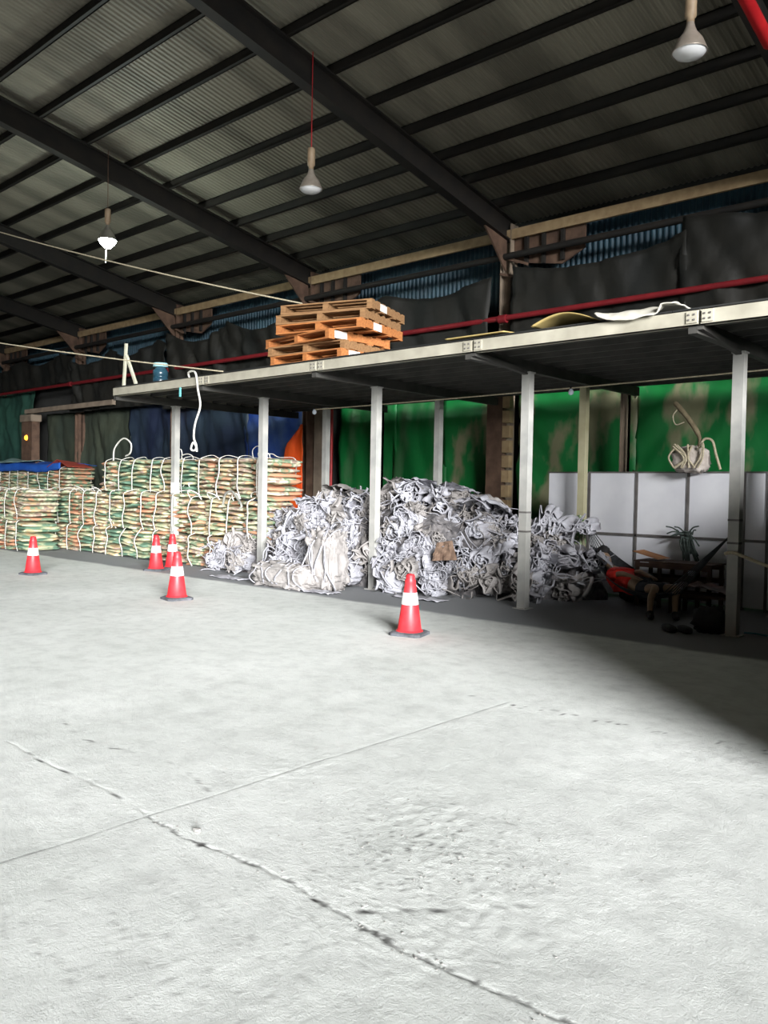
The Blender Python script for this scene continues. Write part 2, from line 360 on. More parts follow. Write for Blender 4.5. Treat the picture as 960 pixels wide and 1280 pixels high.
tarp('navy_tarpaulin', 'dark navy tarpaulin hanging behind the tall sack bundles', T_navy, -24.5, -18.2, 0, 4.4, 14.5, .2, 9)
tarp('olive_tarpaulin', 'dark olive tarpaulin left of the navy one, behind the sack bundles', T_olive, -30.3, -24.4, 0, 4.3, 14.5, .2, 11)
tarp('teal_tarpaulin', 'teal green tarpaulin at the far left edge', T_teal, -40, -30.9, 0, 5.6, 14.3, .25, 12, botfn=lambda u: 0)
o = tarp('orange_cloth', 'bright orange cloth curving down beside the wall column', T_orange, -.75, .0, 0, 3.3, 0, .1, 14, cat='cloth')
me = o.data
for v in me.vertices:
    t = max(0, (v.co.z-.9))/2.4; u = v.co.x/.75+.5   # leaf-shaped left side
    wdt = .28+.42*math.sin(min(1, t*1.0)*PI*.9)**1.2*(1 if t < .95 else .6); wdt = max(.04, wdt*(1-max(0, t-.8)*4.5))
    v.co.x = .02-(1-u)*wdt
o.location = (-15.42, 13.9, 0)
# upper dark canvases, hung from below the eave
def sag(a, s, ph=0): return lambda u: -a*abs(math.sin(PI*u*s+ph))
tarp('dark_canvas', 'black canvas on the upper back wall right of the nearest column', T_dark, -9.4, -5.8, 3.9, 6.25, 14.1, .22, 21, sag(.25,1))
tarp('dark_canvas', 'black canvas on the upper back wall at the right edge', T_dark, -5.9, 0, 3.9, 6.5, 14.05, .22, 22, sag(.3,1))
tarp('dark_canvas', 'black canvas on the upper wall between the pallets and the nearest column', T_dark, -15.5, -9.85, 3.9, 6.1, 14.1, .22, 23, sag(.2,2))
tarp('dark_canvas', 'black canvas on the upper wall directly left of the pallet stack', T_dark, -21.6, -15.8, 4.0, 6.3, 14.1, .3, 24, sag(.4,2))
tarp('dark_canvas', 'dark canvas on the upper wall above the white post prop', T_dark, -27.6, -21.8, 4.2, 6.2, 14.1, .35, 25, sag(.4,2,.5))
tarp('dark_canvas', 'dark canvas on the upper wall near the far left edge', T_dark, -34, -27.7, 5.3, 6.4, 14.15, .3, 26, sag(.3,2,.9))
# brown stub pillar and cross rail seen between the tarps, left
b = thing('brick_pillar', 'brown pillar with a lit amber bulkhead lamp behind the left sacks', 'pillar', (-30.55, 13.9, 0))
MB().box((-.42,-.15,0),(.42,.15,4.0)).build('shaft', M_rust, b)
MB().box((-.46,-.2,4.0),(.46,.2,4.25)).build('cap', M_col, b)
M_amber = mat('amber_lamp', lin(255,170,60), emit=(lin(255,160,50), 3))
MB().lathe([(0,.06),(.07,.05),(.10,0),(.11,-.04)], 16, Matrix.Translation((.0,-.16,3.4)) @ Matrix.Rotation(PI/2,4,'X')).build('bulkhead_lamp', M_amber, b)
o = MB().box((-3.9,-.06,-.08),(2.4,.06,.08)).build('cross_rail', M_col, None, (-26.7, 13.75, 4.36)); o.rotation_euler = (0,-.0,0); tag(o, 'pale horizontal rail on the back wall left of the mezzanine end', 'rail')

# ================================================================ MEZZANINE
mz = thing('mezzanine', 'long pale steel mezzanine platform on slim posts', 'mezzanine', (0, 8.84, 0))
X0, X1 = -15.62, -.75
fj = [-12.45, -9.48, -6.49, -3.5]
seg = [X0]+fj+[X1]
for a, b_ in zip(seg[:-1], seg[1:]):
    s = MB(); s.box((a+.012, -.03, 3.53), (b_-.012, 0, 3.70)); s.box((a+.012,-.03,3.69),(b_-.012,.07,3.70)); s.box((a+.012,-.03,3.53),(b_-.012,.07,3.54))
    s.build('front_beam', M_frame, mz)
for x in fj:
    MB().box((x-.14,-.045,3.555),(x-.02,-.03,3.68)).box((x+.03,-.045,3.555),(x+.15,-.03,3.68)).build('splice_plate', M_frame, mz)
    bo = MB()
    for dx in (-.11,-.05,.06,.12):
        for dz in (3.59,3.645): bo.box((x+dx-.009,-.055,dz-.009),(x+dx+.009,-.045,dz+.009))
    bo.build('bolts', M_panelf, mz)
# deck
d = MB()
for k in range(int((X1-X0)/1.18)+1):
    a = X0+k*1.18; d.box((a+.005, .02, 3.70), (min(a+1.175, X1), 5.0, 3.73))
d.build('deck', M_deck, mz)
for x in [-15.58+3*k for k in range(5)]:
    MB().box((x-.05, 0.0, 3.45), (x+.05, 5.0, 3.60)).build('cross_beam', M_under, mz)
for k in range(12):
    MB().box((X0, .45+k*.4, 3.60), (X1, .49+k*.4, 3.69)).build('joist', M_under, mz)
MB().box((X0-.03,0,3.53),(X0,5.0,3.70)).build('end_beam', M_frame, mz)
M_post = mat('post_paint', lin(150,150,146), lin(176,174,168), 3, .6)
for k in range(5):
    x = -15.58+3*k
    p = MB().box((-.065,-.065,.012),(.065,.065,3.45)).box((-.11,-.11,0),(.11,.11,.012)).box((-.08,-.08,3.43),(.08,.08,3.45))
    po = p.build('post', M_post, mz, (x, 1.46, 0))
    if k == 0: MB().box((-.068,-.068,1.55),(.068,.068,1.78)).build('paper_wrap', M_paper, po)
    if k in (3, 4): [MB().box((-.069,-.069,q),(.069,.069,q+.025)).build('wire_band', M_panelf, po) for q in (1.12, 1.40)]
for k in range(4):
    x = [-12.95, -9.85, -6.78, -3.7, -.7][k]
    MB().box((-.06,-.06,.012),(.06,.06,3.45)).box((-.1,-.1,0),(.1,.1,.012)).build('post', M_post if k != 2 else mat('yellowed_post', lin(176,170,140), lin(158,152,120), 3, .6), mz, (x, 3.5, 0))
MB().bar((-6.5,.0,3.52),(-6.58,1.46,3.44),.07,.07).build('brace', M_under, mz)
MB().bar((-3.5,.0,3.52),(-3.58,1.46,3.44),.07,.07).build('brace', M_under, mz)

# things on the mezzanine
M_whitewood = mat('white_timber', lin(206,204,184), lin(184,180,158), 6, .8)
a = thing('timber_prop', 'white timber upright with a slanting strut at the mezzanine corner', 'timber prop', (-15.36, 8.92, 3.73))
MB().bar((-.02,0,0),(.06,0,.86),.05,.05,(0,1,0)).build('upright', M_whitewood, a)
MB().bar((.42,.02,0),(.07,.0,.62),.05,.05,(0,1,0)).build('strut', M_whitewood, a)
jug = thing('water_jug', 'small translucent blue jug with pale cap on the mezzanine corner', 'jug', (-14.55, 9.25, 3.73))
MB().lathe([(0,0),(.13,0),(.15,.03),(.15,.14),(.135,.155),(.15,.17),(.15,.27),(.10,.34),(.06,.36),(0,.36)], 20).build('body', mat('jug_blue', lin(44,78,92), lin(36,64,80), 6, .25), jug)
MB().lathe([(.0,.43),(.14,.43),(.15,.36),(0,.36)], 20).build('cap', mat('jug_cap', lin(170,214,220), rough=.5), jug)
# pallets
def make_pallet(lb, m, paper):
    t = thing('pallet', lb, 'pallet', group='wooden pallets stacked on the mezzanine')
    Lx, Ly, H = 1.62, 1.35, .15
    tp = MB()
    for k in range(7): y = -Ly/2+k*(Ly-.12)/6; tp.box((-Lx/2, y, H-.022), (Lx/2, y+.12, H))
    tp.build('top_deck', m, t)
    for x in (-Lx/2, -.045, Lx/2-.09): MB().box((x,-Ly/2+.005,.022),(x+.09,Ly/2-.005,H-.022)).build('stringer', m, t)
    bt = MB()
    for y in (-Ly/2, -.3, .16, Ly/2-.13): bt.box((-Lx/2, y, 0), (Lx/2, y+.13, .022))
    bt.build('bottom_deck', m, t)
    if paper: 
        MB().box((Lx/2,paper,.02),(Lx/2+.003,paper+.26,.135)).build('paper_label', M_paper, t)
    return t
pspec = [(-9.95,9.62,3.735,2,0,M_pallet2,-.5,'at the bottom of the stack'), (-10.05,9.66,3.888,7,0,M_pallet,0,'second from the bottom of the stack'),
         (-10.08,9.6,4.041,-3,0,M_pallet2,-.55,'third from the bottom, orange end with paper label'), (-9.78,9.6,4.194,13,1,M_pallet2,-.3,'fourth from the bottom'),
         (-9.82,9.62,4.347,17,0,M_pallet,0,'second from the top of the stack'), (-9.76,9.66,4.5,19,0,M_pallet,-.35,'topmost of the stack, two white labels')]
for x, y, z, rz, _, mm, pp, lb in pspec:
    t = make_pallet('brown wooden pallet on the mezzanine, '+lb, mm, pp); t.location = (x, y, z); t.rotation_euler = (0, 0, math.radians(rz))
# loose boards near the deck edge
M_ply = mat('yellow_board', lin(186,164,104), lin(160,138,84), 4, .8)
def warped(name, lb, x0, x1, y0, y1, z, amp, m, cat, seed):
    xc, yc = (x0+x1)/2, (y0+y1)/2
    vs, fs = grid(24, 10, lambda u, v: (x0+(x1-x0)*u-xc, y0+(y1-y0)*v-yc, amp(u, v)))
    o = MB().add(vs, fs, 0, True).build(name, m, None, (xc, yc, z)); so = o.modifiers.new('th', 'SOLIDIFY'); so.thickness = .012
    return tag(o, lb, cat)
warped('plywood_sheet', 'flat yellow board lying on the deck edge below the nearest wall column', -6.95, -6.0, 8.8, 9.5, 3.745, lambda u, v: .01+.05*u*v, M_ply, 'board', 1)
warped('plywood_sheet', 'yellow board arched up on the deck edge right of the wall column', -5.6, -4.75, 8.8, 9.4, 3.745, lambda u, v: .02+.11*math.sin(PI*u)*(1-.5*v), M_ply, 'board', 2)
M_film = mat('white_film', lin(206,202,190), lin(184,180,166), 5, .5)
o = warped('plastic_sheet', 'crumpled off-white plastic sheet drooping over the deck edge', -4.7, -3.75, 8.74, 9.3, 3.77, lambda u, v: .03+.05*abs(nz(u*4, v*3, 2))+(.0 if v > .3 else -.13*(1-v/.3)*math.sin(PI*u)**.5*(1 if u < .8 else .2)), M_film, 'plastic sheet', 3)

# ---- ropes
def rope(name, lb, pts, r=.012, m=M_rope, n=10, cat='rope'):
    P_ = bez(pts, n); c = Vector(P_[0]); o = MB().tube([p-c for p in P_], r, 6).build(name, m, None, c); return tag(o, lb, cat)
def strung(a, b, sagz, k=8):
    a, b = Vector(a), Vector(b); return [a.lerp(b, i/k)-Vector((0,0,sagz*4*(i/k)*(1-i/k))) for i in range(k+1)]
rope('strung_rope', 'pale rope strung from the pallet stack up past the lit lamp', strung((-9.95, 8.9, 4.66), (-21.5, 7.0, 8.2), .12), .014)
rope('strung_rope', 'lower pale rope strung from the mezzanine edge to the far left', strung((-11.85, 8.78, 3.72), (-20.5, 7.2, 5.12), .04), .013)
rope('utility_cable', 'thin pale cable strung under the mezzanine between two small bulbs', strung((-12.32,11.4,3.3), (-3.0,11.4,3.38), .02)+[(-1,11.4,3.4)], .012)
M_bulb = mat('bulb_glass', lin(196,204,216), rough=.2)
for x, z, lb in ((-12.32,3.25,'small unlit bulb at the left end of the cable under the mezzanine'), (-6.5,3.27,'small unlit bulb under the mezzanine above the white partition')):
    t = thing('hanging_bulb', lb, 'light bulb', (x, 11.4, z), 0, 'small bulbs under the mezzanine')
    MB().lathe([(0,-.05),(.035,-.035),(.045,0),(.03,.035),(.018,.05)], 14).build('bulb', M_bulb, t); MB().lathe([(.018,.05),(.02,.08),(0,.085)], 10).build('socket', M_black, t)
P_ = bez([(-12.95,8.86,3.66),(-12.86,8.76,3.78),(-12.62,8.74,3.76),(-12.56,8.76,3.45),(-12.50,8.77,3.15),(-12.66,8.78,2.85),(-12.70,8.78,2.6),(-12.62,8.78,2.45),(-12.66,8.78,2.36),(-12.78,8.78,2.38),(-12.72,8.78,2.5),(-12.62,8.78,2.42),(-12.60,8.78,2.33)], 8)
o = MB().tube([p-P_[0] for p in P_], .019, 6).build('hanging_rope', M_strap, None, P_[0]); tag(o, 'white rope with a knotted loop dangling from the mezzanine edge', 'rope')
o = MB().box((-.02,-.01,-.17),(.02,.01,0)).build('teal_strap', mat('teal_plastic', lin(110,190,190)), None, (-13.15,8.78,3.53)); tag(o, 'short teal strap hanging under the mezzanine beam left of the white rope', 'strap')

# ================================================================ LAMPS
M_alu = mat('lamp_reflector', lin(200,196,190), lin(176,172,166), 10, .3, .9)
M_lampbody = mat('lamp_body', lin(150,130,104), lin(126,106,84), 8, .6)
M_glass = mat('lamp_lens', lin(206,206,206), rough=.25)
M_lit = mat('lit_lamp', (1,1,.95,1), emit=((.93,1,.95,1), 60))
def lamp(lb, loc, cable, lit, s=1.0):
    t = thing('high_bay_lamp', lb, 'hanging lamp', loc, 0, 'high bay lamps')
    MB().tube([(0,0,.62*s),(0,0,cable)], .008, 6).build('cable', M_red if not lit else M_rust, t)
    MB().lathe([(0,.62*s),(.055*s,.62*s),(.06*s,.60*s),(.06*s,.36*s),(.04*s,.34*s),(.04*s,.30*s),(0,.3*s)], 18).build('ballast', M_lampbody, t)
    MB().lathe([(.035*s,.31*s),(.05*s,.25*s),(.07*s,.20*s),(.13*s,.12*s),(.18*s,.0),(.183*s,-.01),(.176*s,-.008),(.125*s,.115*s),(.06*s,.19*s)], 28).build('reflector', M_alu if lit else M_glassy, t)
    MB().lathe([(.175*s,.0),(.165*s,-.04*s),(.12*s,-.11*s),(.06*s,-.16*s),(0,-.17*s)] if lit else [(.175*s,.0),(.14*s,-.04*s),(.08*s,-.065*s),(0,-.075*s)], 24).build('lens', M_lit if lit else M_glass, t)
    MB().lathe([(0,-.05*s),(.04*s,-.02*s),(.045*s,.05*s),(.02*s,.14*s)], 12).build('bulb', M_lit if lit else M_bulb, t)
    if lit: 
        MB().tube(bez([(.0,.0,-.08),(-.05,0,-.2),(-.06,0,-.32),(-.07,0,-.45)],6), .006, 5).build('flare_strand', M_strap, t)  # pale strand standing in for the flare streak under the lit lamp
    return t
M_glassy = mat('lamp_shade', lin(170,160,148), lin(150,140,128), 8, .35, .5)
lamp('unlit round lamp hanging nearest, at the top right of the roof', (-3.6, 8.6, 6.36), 2.2, False)
lamp('unlit round lamp hanging in the middle of the roof', (-9.62, 8.75, 6.36), 2.1, False)
lamp('brightly lit lamp hanging at the left', (-15.6, 8.65, 6.68), 1.8, True)
pl = bpy.data.lights.new('lamp_light', 'POINT'); pl.energy = 260; pl.color = (.86, 1, .93); pl.shadow_soft_size = .2
po = bpy.data.objects.new('lamp_light', pl); COL.objects.link(po); po.location = (-15.6, 8.65, 6.4)

# ================================================================ CONES
def make_cone(loc, rz, lb, s=1.0):
    t = thing('traffic_cone', lb, 'traffic cone', loc, rz, 'red and white traffic cones')
    t.scale = (s, s, s)
    q = .2; c_ = .05
    def ringp(q, c_, z): return [(-q+c_,-q,z),(q-c_,-q,z),(q,-q+c_,z),(q,q-c_,z),(q-c_,q,z),(-q+c_,q,z),(-q,q-c_,z),(-q,-q+c_,z)]
    vs = ringp(q,c_,0)+ringp(q,c_,.03)+ringp(q-.03,c_,.045)
    MB().add(vs, [tuple(range(7,-1,-1))]+[(r*8+k, r*8+(k+1)%8, r*8+8+(k+1)%8, r*8+8+k) for r in range(2) for k in range(8)]+[tuple(range(16,24))]).build('base', M_conebase, t)
    rr = lambda z: .145-(z-.05)/.67*.095
    MB().lathe([(.165,.045),(.155,.055),(rr(.06),.065),(rr(.36),.36)], 24).build('lower_body', M_cone, t)
    MB().lathe([(rr(.36)+.002,.36),(rr(.36)+.004,.362),(rr(.50)+.004,.498),(rr(.50),.50)], 24).build('white_collar', M_conew, t)
    MB().lathe([(rr(.50),.50),(rr(.62),.62),(rr(.63)+.006,.63),(.055,.66),(.052,.70),(.04,.715),(.02,.715),(.02,.60),(0,.60)], 24).build('cone_top', M_cone, t)
    return t
make_cone((-6.28,7.39,0), .3, 'red and white traffic cone nearest, in front of the bag pile')
make_cone((-10.6,7.06,0), -.2, 'red and white traffic cone standing forward of the leftmost front post')
make_cone((-14.62,9.62,0), .1, 'red and white traffic cone tight against the left side of the leftmost front post')
make_cone((-14.5,9.16,0), .5, 'red and white traffic cone before the sacks, left of the cone pair')
make_cone((-15.2,6.98,0), .2, 'red and white traffic cone farthest left, alone on the floor')

# ================================================================ SACK BUNDLES
Ms = bpy.data.materials.new('printed_sack'); Ms.use_nodes = True; nt = Ms.node_tree; N = nt.nodes; L = nt.links; B = N['Principled BSDF']; B.inputs['Roughness'].default_value = .75
tc = N.new('ShaderNodeTexCoord'); oi = N.new('ShaderNodeObjectInfo')
cx = N.new('ShaderNodeCombineXYZ')
for k in range(3): L.new(oi.outputs['Random'], cx.inputs[k])
va = N.new('ShaderNodeVectorMath'); va.operation = 'MULTIPLY_ADD'; L.new(cx.outputs[0], va.inputs[0]); va.inputs[1].default_value = (31, 57, 83); L.new(tc.outputs['Object'], va.inputs[2])
n1 = N.new('ShaderNodeTexNoise'); n1.inputs['Scale'].default_value = 2.2; n1.inputs['Detail'].default_value = 3; L.new(va.outputs[0], n1.inputs['Vector'])
r1 = N.new('ShaderNodeValToRGB'); cr = r1.color_ramp; cr.interpolation = 'EASE'
cols = [(.26, lin(92,122,102)), (.34, lin(166,172,138)), (.41, lin(194,188,158)), (.47, lin(192,164,124)), (.53, lin(146,126,116)), (.59, lin(200,194,166)), (.66, lin(112,136,108)), (.74, lin(186,136,106))]
cr.elements[0].position, cr.elements[0].color = cols[0]; cr.elements[1].position, cr.elements[1].color = cols[-1]
for p_, c_ in cols[1:-1]: e = cr.elements.new(p_); e.color = c_
ad = N.new('ShaderNodeMath'); ad.operation = 'MULTIPLY_ADD'; sc_ = N.new('ShaderNodeSeparateColor'); L.new(oi.outputs['Color'], sc_.inputs[0]); L.new(sc_.outputs[0], ad.inputs[0]); ad.inputs[1].default_value = .44
sb = N.new('ShaderNodeMath'); sb.operation = 'SUBTRACT'; L.new(n1.outputs[0], sb.inputs[0]); sb.inputs[1].default_value = .22; L.new(sb.outputs[0], ad.inputs[2])
L.new(ad.outputs[0], r1.inputs[0]); L.new(r1.outputs[0], B.inputs['Base Color'])
n2 = N.new('ShaderNodeTexNoise'); n2.inputs['Scale'].default_value = 40; L.new(tc.outputs['Object'], n2.inputs['Vector'])
bp = N.new('ShaderNodeBump'); bp.inputs['Strength'].default_value = .3; bp.inputs['Distance'].default_value = .01; L.new(n2.outputs[0], bp.inputs['Height']); L.new(bp.outputs[0], B.inputs['Normal'])
def sack_mesh(seed, w_=.70, d_=.95, h_=.098):
    nu, nv = 28, 10; vs = []
    for j in range(nv+1):
        ph = -PI/2+PI*j/nv
        for i in range(nu):
            th = 2*PI*i/nu; sg = lambda a, p: math.copysign(abs(a)**p, a)
            cp = sg(math.cos(ph), .62)
            x = w_/2*cp*sg(math.cos(th), .35); y = d_/2*cp*sg(math.sin(th), .35); z = h_/2*sg(math.sin(ph), .8)
            k = 1+.05*nz(x*5, y*5, seed*3.3)
            x *= k; y *= 1+.05*nz(x*6+4, z*9, seed*1.7)
            z = z*(1+.5*nz(x*7, y*7, seed*5))+.028*nz(x*4, y*4, seed*2.1)-.022*(x/(w_/2))**2*(seed % 3-.6)
            vs.append((x, y, z))
    fs = [(j*nu+i, j*nu+(i+1) % nu, (j+1)*nu+(i+1) % nu, (j+1)*nu+i) for j in range(nv) for i in range(nu)]
    return MB().add(vs, fs, 0, True).mesh('sack', Ms)
SACKS = [sack_mesh(k) for k in range(6)]
def strap_mesh(H, D, seed):
    rnd = random.Random(seed)
    j = lambda a: rnd.uniform(-a, a)
    fy = -D/2-.035
    pts = [(j(.08), fy+.03, .01), (j(.09), fy-.01, H*.3), (j(.1), fy-.01, H*.65), (j(.06), fy+.01, H-.03), (j(.05), fy+.12, H+.05), (j(.1), fy+.3, H+.05+rnd.random()*.06), (j(.1), 0, H+.03), (j(.06), D/2, H+.01), (0, D/2+.03, H*.5)]
    P_ = bez(pts, 5); return MB().ribbon(P_, (1, 0, 0), .036, .008).mesh('strap', M_strap)
def handle_mesh(seed):
    rnd = random.Random(seed); h = .12+.16*rnd.random(); w_ = .2+.25*rnd.random(); l = rnd.uniform(-.2, .2)
    P_ = bez([(-w_/2,0,0),(-w_/2+l*.3,-.05,h*.7),(l,-.08,h),(w_/2+l*.5,-.06,h*.6),(w_/2,-.02,0)], 6)
    return MB().tube(P_, .013, 6, flat=.6).mesh('loop_handle', M_strap)
STRAPS = {}
def bundle(loc, W, nl, lb, group, seed, D=.95, strapx=None, loops=True):
    rnd = random.Random(seed); t = thing('sack_bundle', lb, 'sack bundle', loc, rnd.uniform(-.03, .03), group)
    hl = .094; H = nl*hl
    for c in (-1, 1):
        hue = rnd.random(); lean = rnd.uniform(-.012, .012); tl = rnd.uniform(-.10, .10); dz_ = rnd.uniform(-.03, .03)
        for k in range(nl):
            o = put('sack', rnd.choice(SACKS), t, (c*W/4+lean*k+rnd.uniform(-.035,.035), rnd.uniform(-.05,.05), .05+k*hl+rnd.uniform(-.008,.008)+(dz_ if 0 < k else 0)), rnd.choice((0, PI))+rnd.uniform(-.04,.04))
            sc = W/2/.70*rnd.uniform(.93, .99); o.scale = (sc, 1, 1); o.color = (min(1, max(0, hue+rnd.uniform(-.2, .2))), 0, 0, 1); o.rotation_euler.y = (tl if 0 < k < nl-1 else 0)+rnd.uniform(-.06,.06)
    for c in (-1, 1):
        key = (nl, rnd.randrange(4))
        if key not in STRAPS: STRAPS[key] = strap_mesh(H, D, key[1]+nl*10)
        put('strap', STRAPS[key], t, (c*W/4+rnd.uniform(-.06,.06), -.015, 0))
    if loops:
        for c in (-1, 1):
            if rnd.random() < .45: put('loop_handle', handle_mesh(seed*7+c), t, (c*W*.2+rnd.uniform(-.1,.1), -.35+rnd.uniform(0,.3), H+.0))
    return t
sd = 1
wid = 1.38
desc_b = ['leftmost', 'second from the left', 'third from the left', 'fourth from the left', 'fifth, behind the cones', 'sixth, right of the leftmost post']
for k in range(6):
    bundle((-21.35+k*1.36, 10.72, 0), 1.38, 7, 'camouflage sack bundle in the middle stack floor row, '+desc_b[k], 'sack bundles, floor row', sd); sd += 1
desc_m = ['leftmost', 'second from the left', 'third from the left', 'fourth from the left', 'fifth from the left', 'sixth from the left', 'rightmost, over the bag pile']
for k in range(7):
    bundle((-21.2+k*1.33, 10.74, .675), 1.36, 9 if k < 5 else 8, 'striped sack bundle in the middle stack second row, '+desc_m[k], 'sack bundles, second row', sd); sd += 1
desc_t = ['leftmost, under a tall white loop', 'second from the left', 'middle, behind the leftmost post', 'second from the right', 'rightmost, beside the blue tarpaulin']
for k in range(5):
    z = 1.54
    if k > 2: z = 1.45
    bundle((-18.62+k*1.33, 11.0, z), 1.36, 8 if k < 3 else 9, 'green orange sack bundle in the middle stack top row, '+desc_t[k], 'sack bundles, top row', sd); sd += 1
for k in range(2):
    for j in range(2):
        bundle((-20.95-k*1.4, 9.55, j*.76), 1.38, 8, 'orange green sack bundle in the near left stack, %s row, %s' % (('floor', 'upper')[j], ('beside the dark gap', 'at the left picture edge')[k]), 'sack bundles, near left stack', sd, .8, loops=False); sd += 1
for k in range(6):
    bundle((-24.3-k*1.4, 12.3, 0.0), 1.38, 15, 'tall sack bundle, rear left stack low tier, %s from its right end' % ('first','second','third','fourth','fifth','sixth')[k], 'sack bundles, rear left stack low tier', sd, loops=False); sd += 1
    bundle((-24.3-k*1.4, 12.3, 1.42), 1.38, 8, 'orange sack bundle topping the rear left stack, %s from its right end' % ('first','second','third','fourth','fifth','sixth')[k], 'sack bundles, rear left stack top tier', sd, loops=False); sd += 1
rope('loose_loop', 'tall white strap loop sticking up from the top left sack bundle', [(-19.0,10.75,2.32),(-18.85,10.7,2.62),(-18.45,10.7,2.85),(-18.1,10.7,2.72),(-18.2,10.75,2.5),(-18.5,10.8,2.42)], .02, M_strap, 8, 'strap')
rope('loose_loop', 'dark grey strap loop hanging across the rightmost sack bundles', [(-13.6,10.12,1.35),(-13.5,10.1,1.55),(-13.3,10.1,1.62),(-13.1,10.08,1.5),(-12.95,10.08,1.35),(-13.0,10.08,1.28)], .025, mat('grey_strap', lin(110,110,104), lin(150,150,140), 9), 8, 'strap')
# blue cover on the rear left stack
def cov(u, v):
    x = -33+ (9.2)*u; y = 11.72+1.2*v
    z = 2.30+.07*nz(x*1.2, y*2, 3)+.12*math.sin(PI*min(1, v*1.1))*(1-u*.6)
    if v < .12: z -= (.12-v)/.12*(.20+.05*nz(x*2, 1, 1)); y = 11.72+.02*nz(x*4, 2, 2)
    return (x+28.4, y-12.3, z)
vs, fs = grid(70, 18, cov); o = MB().add(vs, fs, 0, True).build('tarpaulin_cover', mat('bright_blue_tarp', lin(30,76,160), lin(40,92,178), 2, .5), None, (-28.4, 12.3, 0)); o.modifiers.new('t', 'SOLIDIFY').thickness = .01
tag(o, 'bright blue tarpaulin sheet draped over the rear left sack stack', 'tarpaulin')
def cov2(u, v):
    x = -33+6.4*u; y = 11.85+.9*v; return (x+29.8, y-12.3, 2.40+.10*nz(x*1.1, y*2, 7)+.16*math.sin(PI*v)*(1-.5*u))
vs, fs = grid(60, 12, cov2); o = MB().add(vs, fs, 0, True).build('plastic_cover', mat('pale_plastic', lin(150,176,170), lin(120,150,150), 3, .4), None, (-29.8, 12.3, 0)); o.modifiers.new('t', 'SOLIDIFY').thickness = .01
tag(o, 'pale translucent plastic sheet lying on the blue tarpaulin at far left', 'plastic sheet')
vs, fs = grid(14, 10, lambda u, v: (1.3*(u-.5), .8*(v-.5), .22*(1-abs(2*u-1))*(1-.4*v)))
o = MB().add(vs, fs, 0, False).build('red_cloth', mat('red_cloth', lin(168,66,44), lin(140,54,40), 4, .8), None, (-23.95, 12.1, 2.22)); o.modifiers.new('t', 'SOLIDIFY').thickness = .012
tag(o, 'rust red cloth peaked on top of the rear sacks right of the blue tarpaulin', 'cloth')

# ================================================================ PILE OF CRUMPLED BAGS
M_bagw = mat('white_bag', lin(186,186,193), lin(140,138,143), 3, .75, rnd=True, bump=.5, bscale=14)
M_bagg = mat('grey_bag', lin(126,121,118), lin(160,155,152), 3, .8, rnd=True, bump=.5, bscale=14)
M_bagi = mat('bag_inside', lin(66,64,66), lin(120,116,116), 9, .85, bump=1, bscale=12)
def folded_cloth(mb, rnd, Rr=.33, depth=.55, steps=70, th=.022, mi=0, cx=0, cz=0, tilt=0):
    """a long sheet folded back and forth, confined to a disc, pushed through 'depth'"""
    x, z = rnd.uniform(-.1, .1)*Rr, rnd.uniform(-.6, .6)*Rr; a = rnd.uniform(0, 2*PI); k = rnd.uniform(-1, 1)*8
    pts = []
    st = Rr*.115
    for i in range(steps):
        pts.append((x, z)); k += rnd.uniform(-9, 9); k = max(-22, min(22, k)); a += k*st*1.1
        nx_, nz_ = x+math.cos(a)*st, z+math.sin(a)*st
        if math.hypot(nx_, nz_) > Rr:
            back = math.atan2(-z, -x); da = (back-a+PI) % (2*PI)-PI; a += max(-1.3, min(1.3, da)); nx_, nz_ = x+math.cos(a)*st, z+math.sin(a)*st
        x, z = nx_, nz_
    nd = 5; ph = rnd.uniform(0, 10)
    tx, tz = rnd.uniform(-.25, .25), rnd.uniform(-.25, .25)
    vs = []; n = len(pts)
    for i in range(n):
        p0 = pts[max(0, i-1)]; p1 = pts[min(n-1, i+1)]; d = math.hypot(p1[0]-p0[0], p1[1]-p0[1]) or 1
        nxx, nzz = -(p1[1]-p0[1])/d, (p1[0]-p0[0])/d
        fr = .06*nz(i*.25, ph, 1)
        for j in range(nd+1):
            v = j/nd-.5; sc = 1-.25*(abs(v)*2)**2*(.5+.5*nz(i*.2, j, ph))
            ox = .035*nz(i*.22, j*.7, ph); oz = .035*nz(i*.22, j*.7, ph+5)
            bx = cx+pts[i][0]*sc+tx*v*depth+ox; bz = cz+pts[i][1]*sc+tz*v*depth+oz; by = v*depth+(fr if j == 0 else 0)
            vs.append((bx+nxx*th/2, by, bz+nzz*th/2)); vs.append((bx-nxx*th/2, by, bz-nzz*th/2))
    m_ = nd+1; fs = []
    q = lambda i, j, s: (i*m_+j)*2+s
    for i in range(n-1):
        for j in range(nd):
            fs.append((q(i,j,0), q(i,j+1,0), q(i+1,j+1,0), q(i+1,j,0))); fs.append((q(i,j,1), q(i+1,j,1), q(i+1,j+1,1), q(i,j+1,1)))
        fs.append((q(i,0,0), q(i+1,0,0), q(i+1,0,1), q(i,0,1))); fs.append((q(i,nd,0), q(i,nd,1), q(i+1,nd,1), q(i+1,nd,0)))
    mb.add(vs, fs, mi, True)
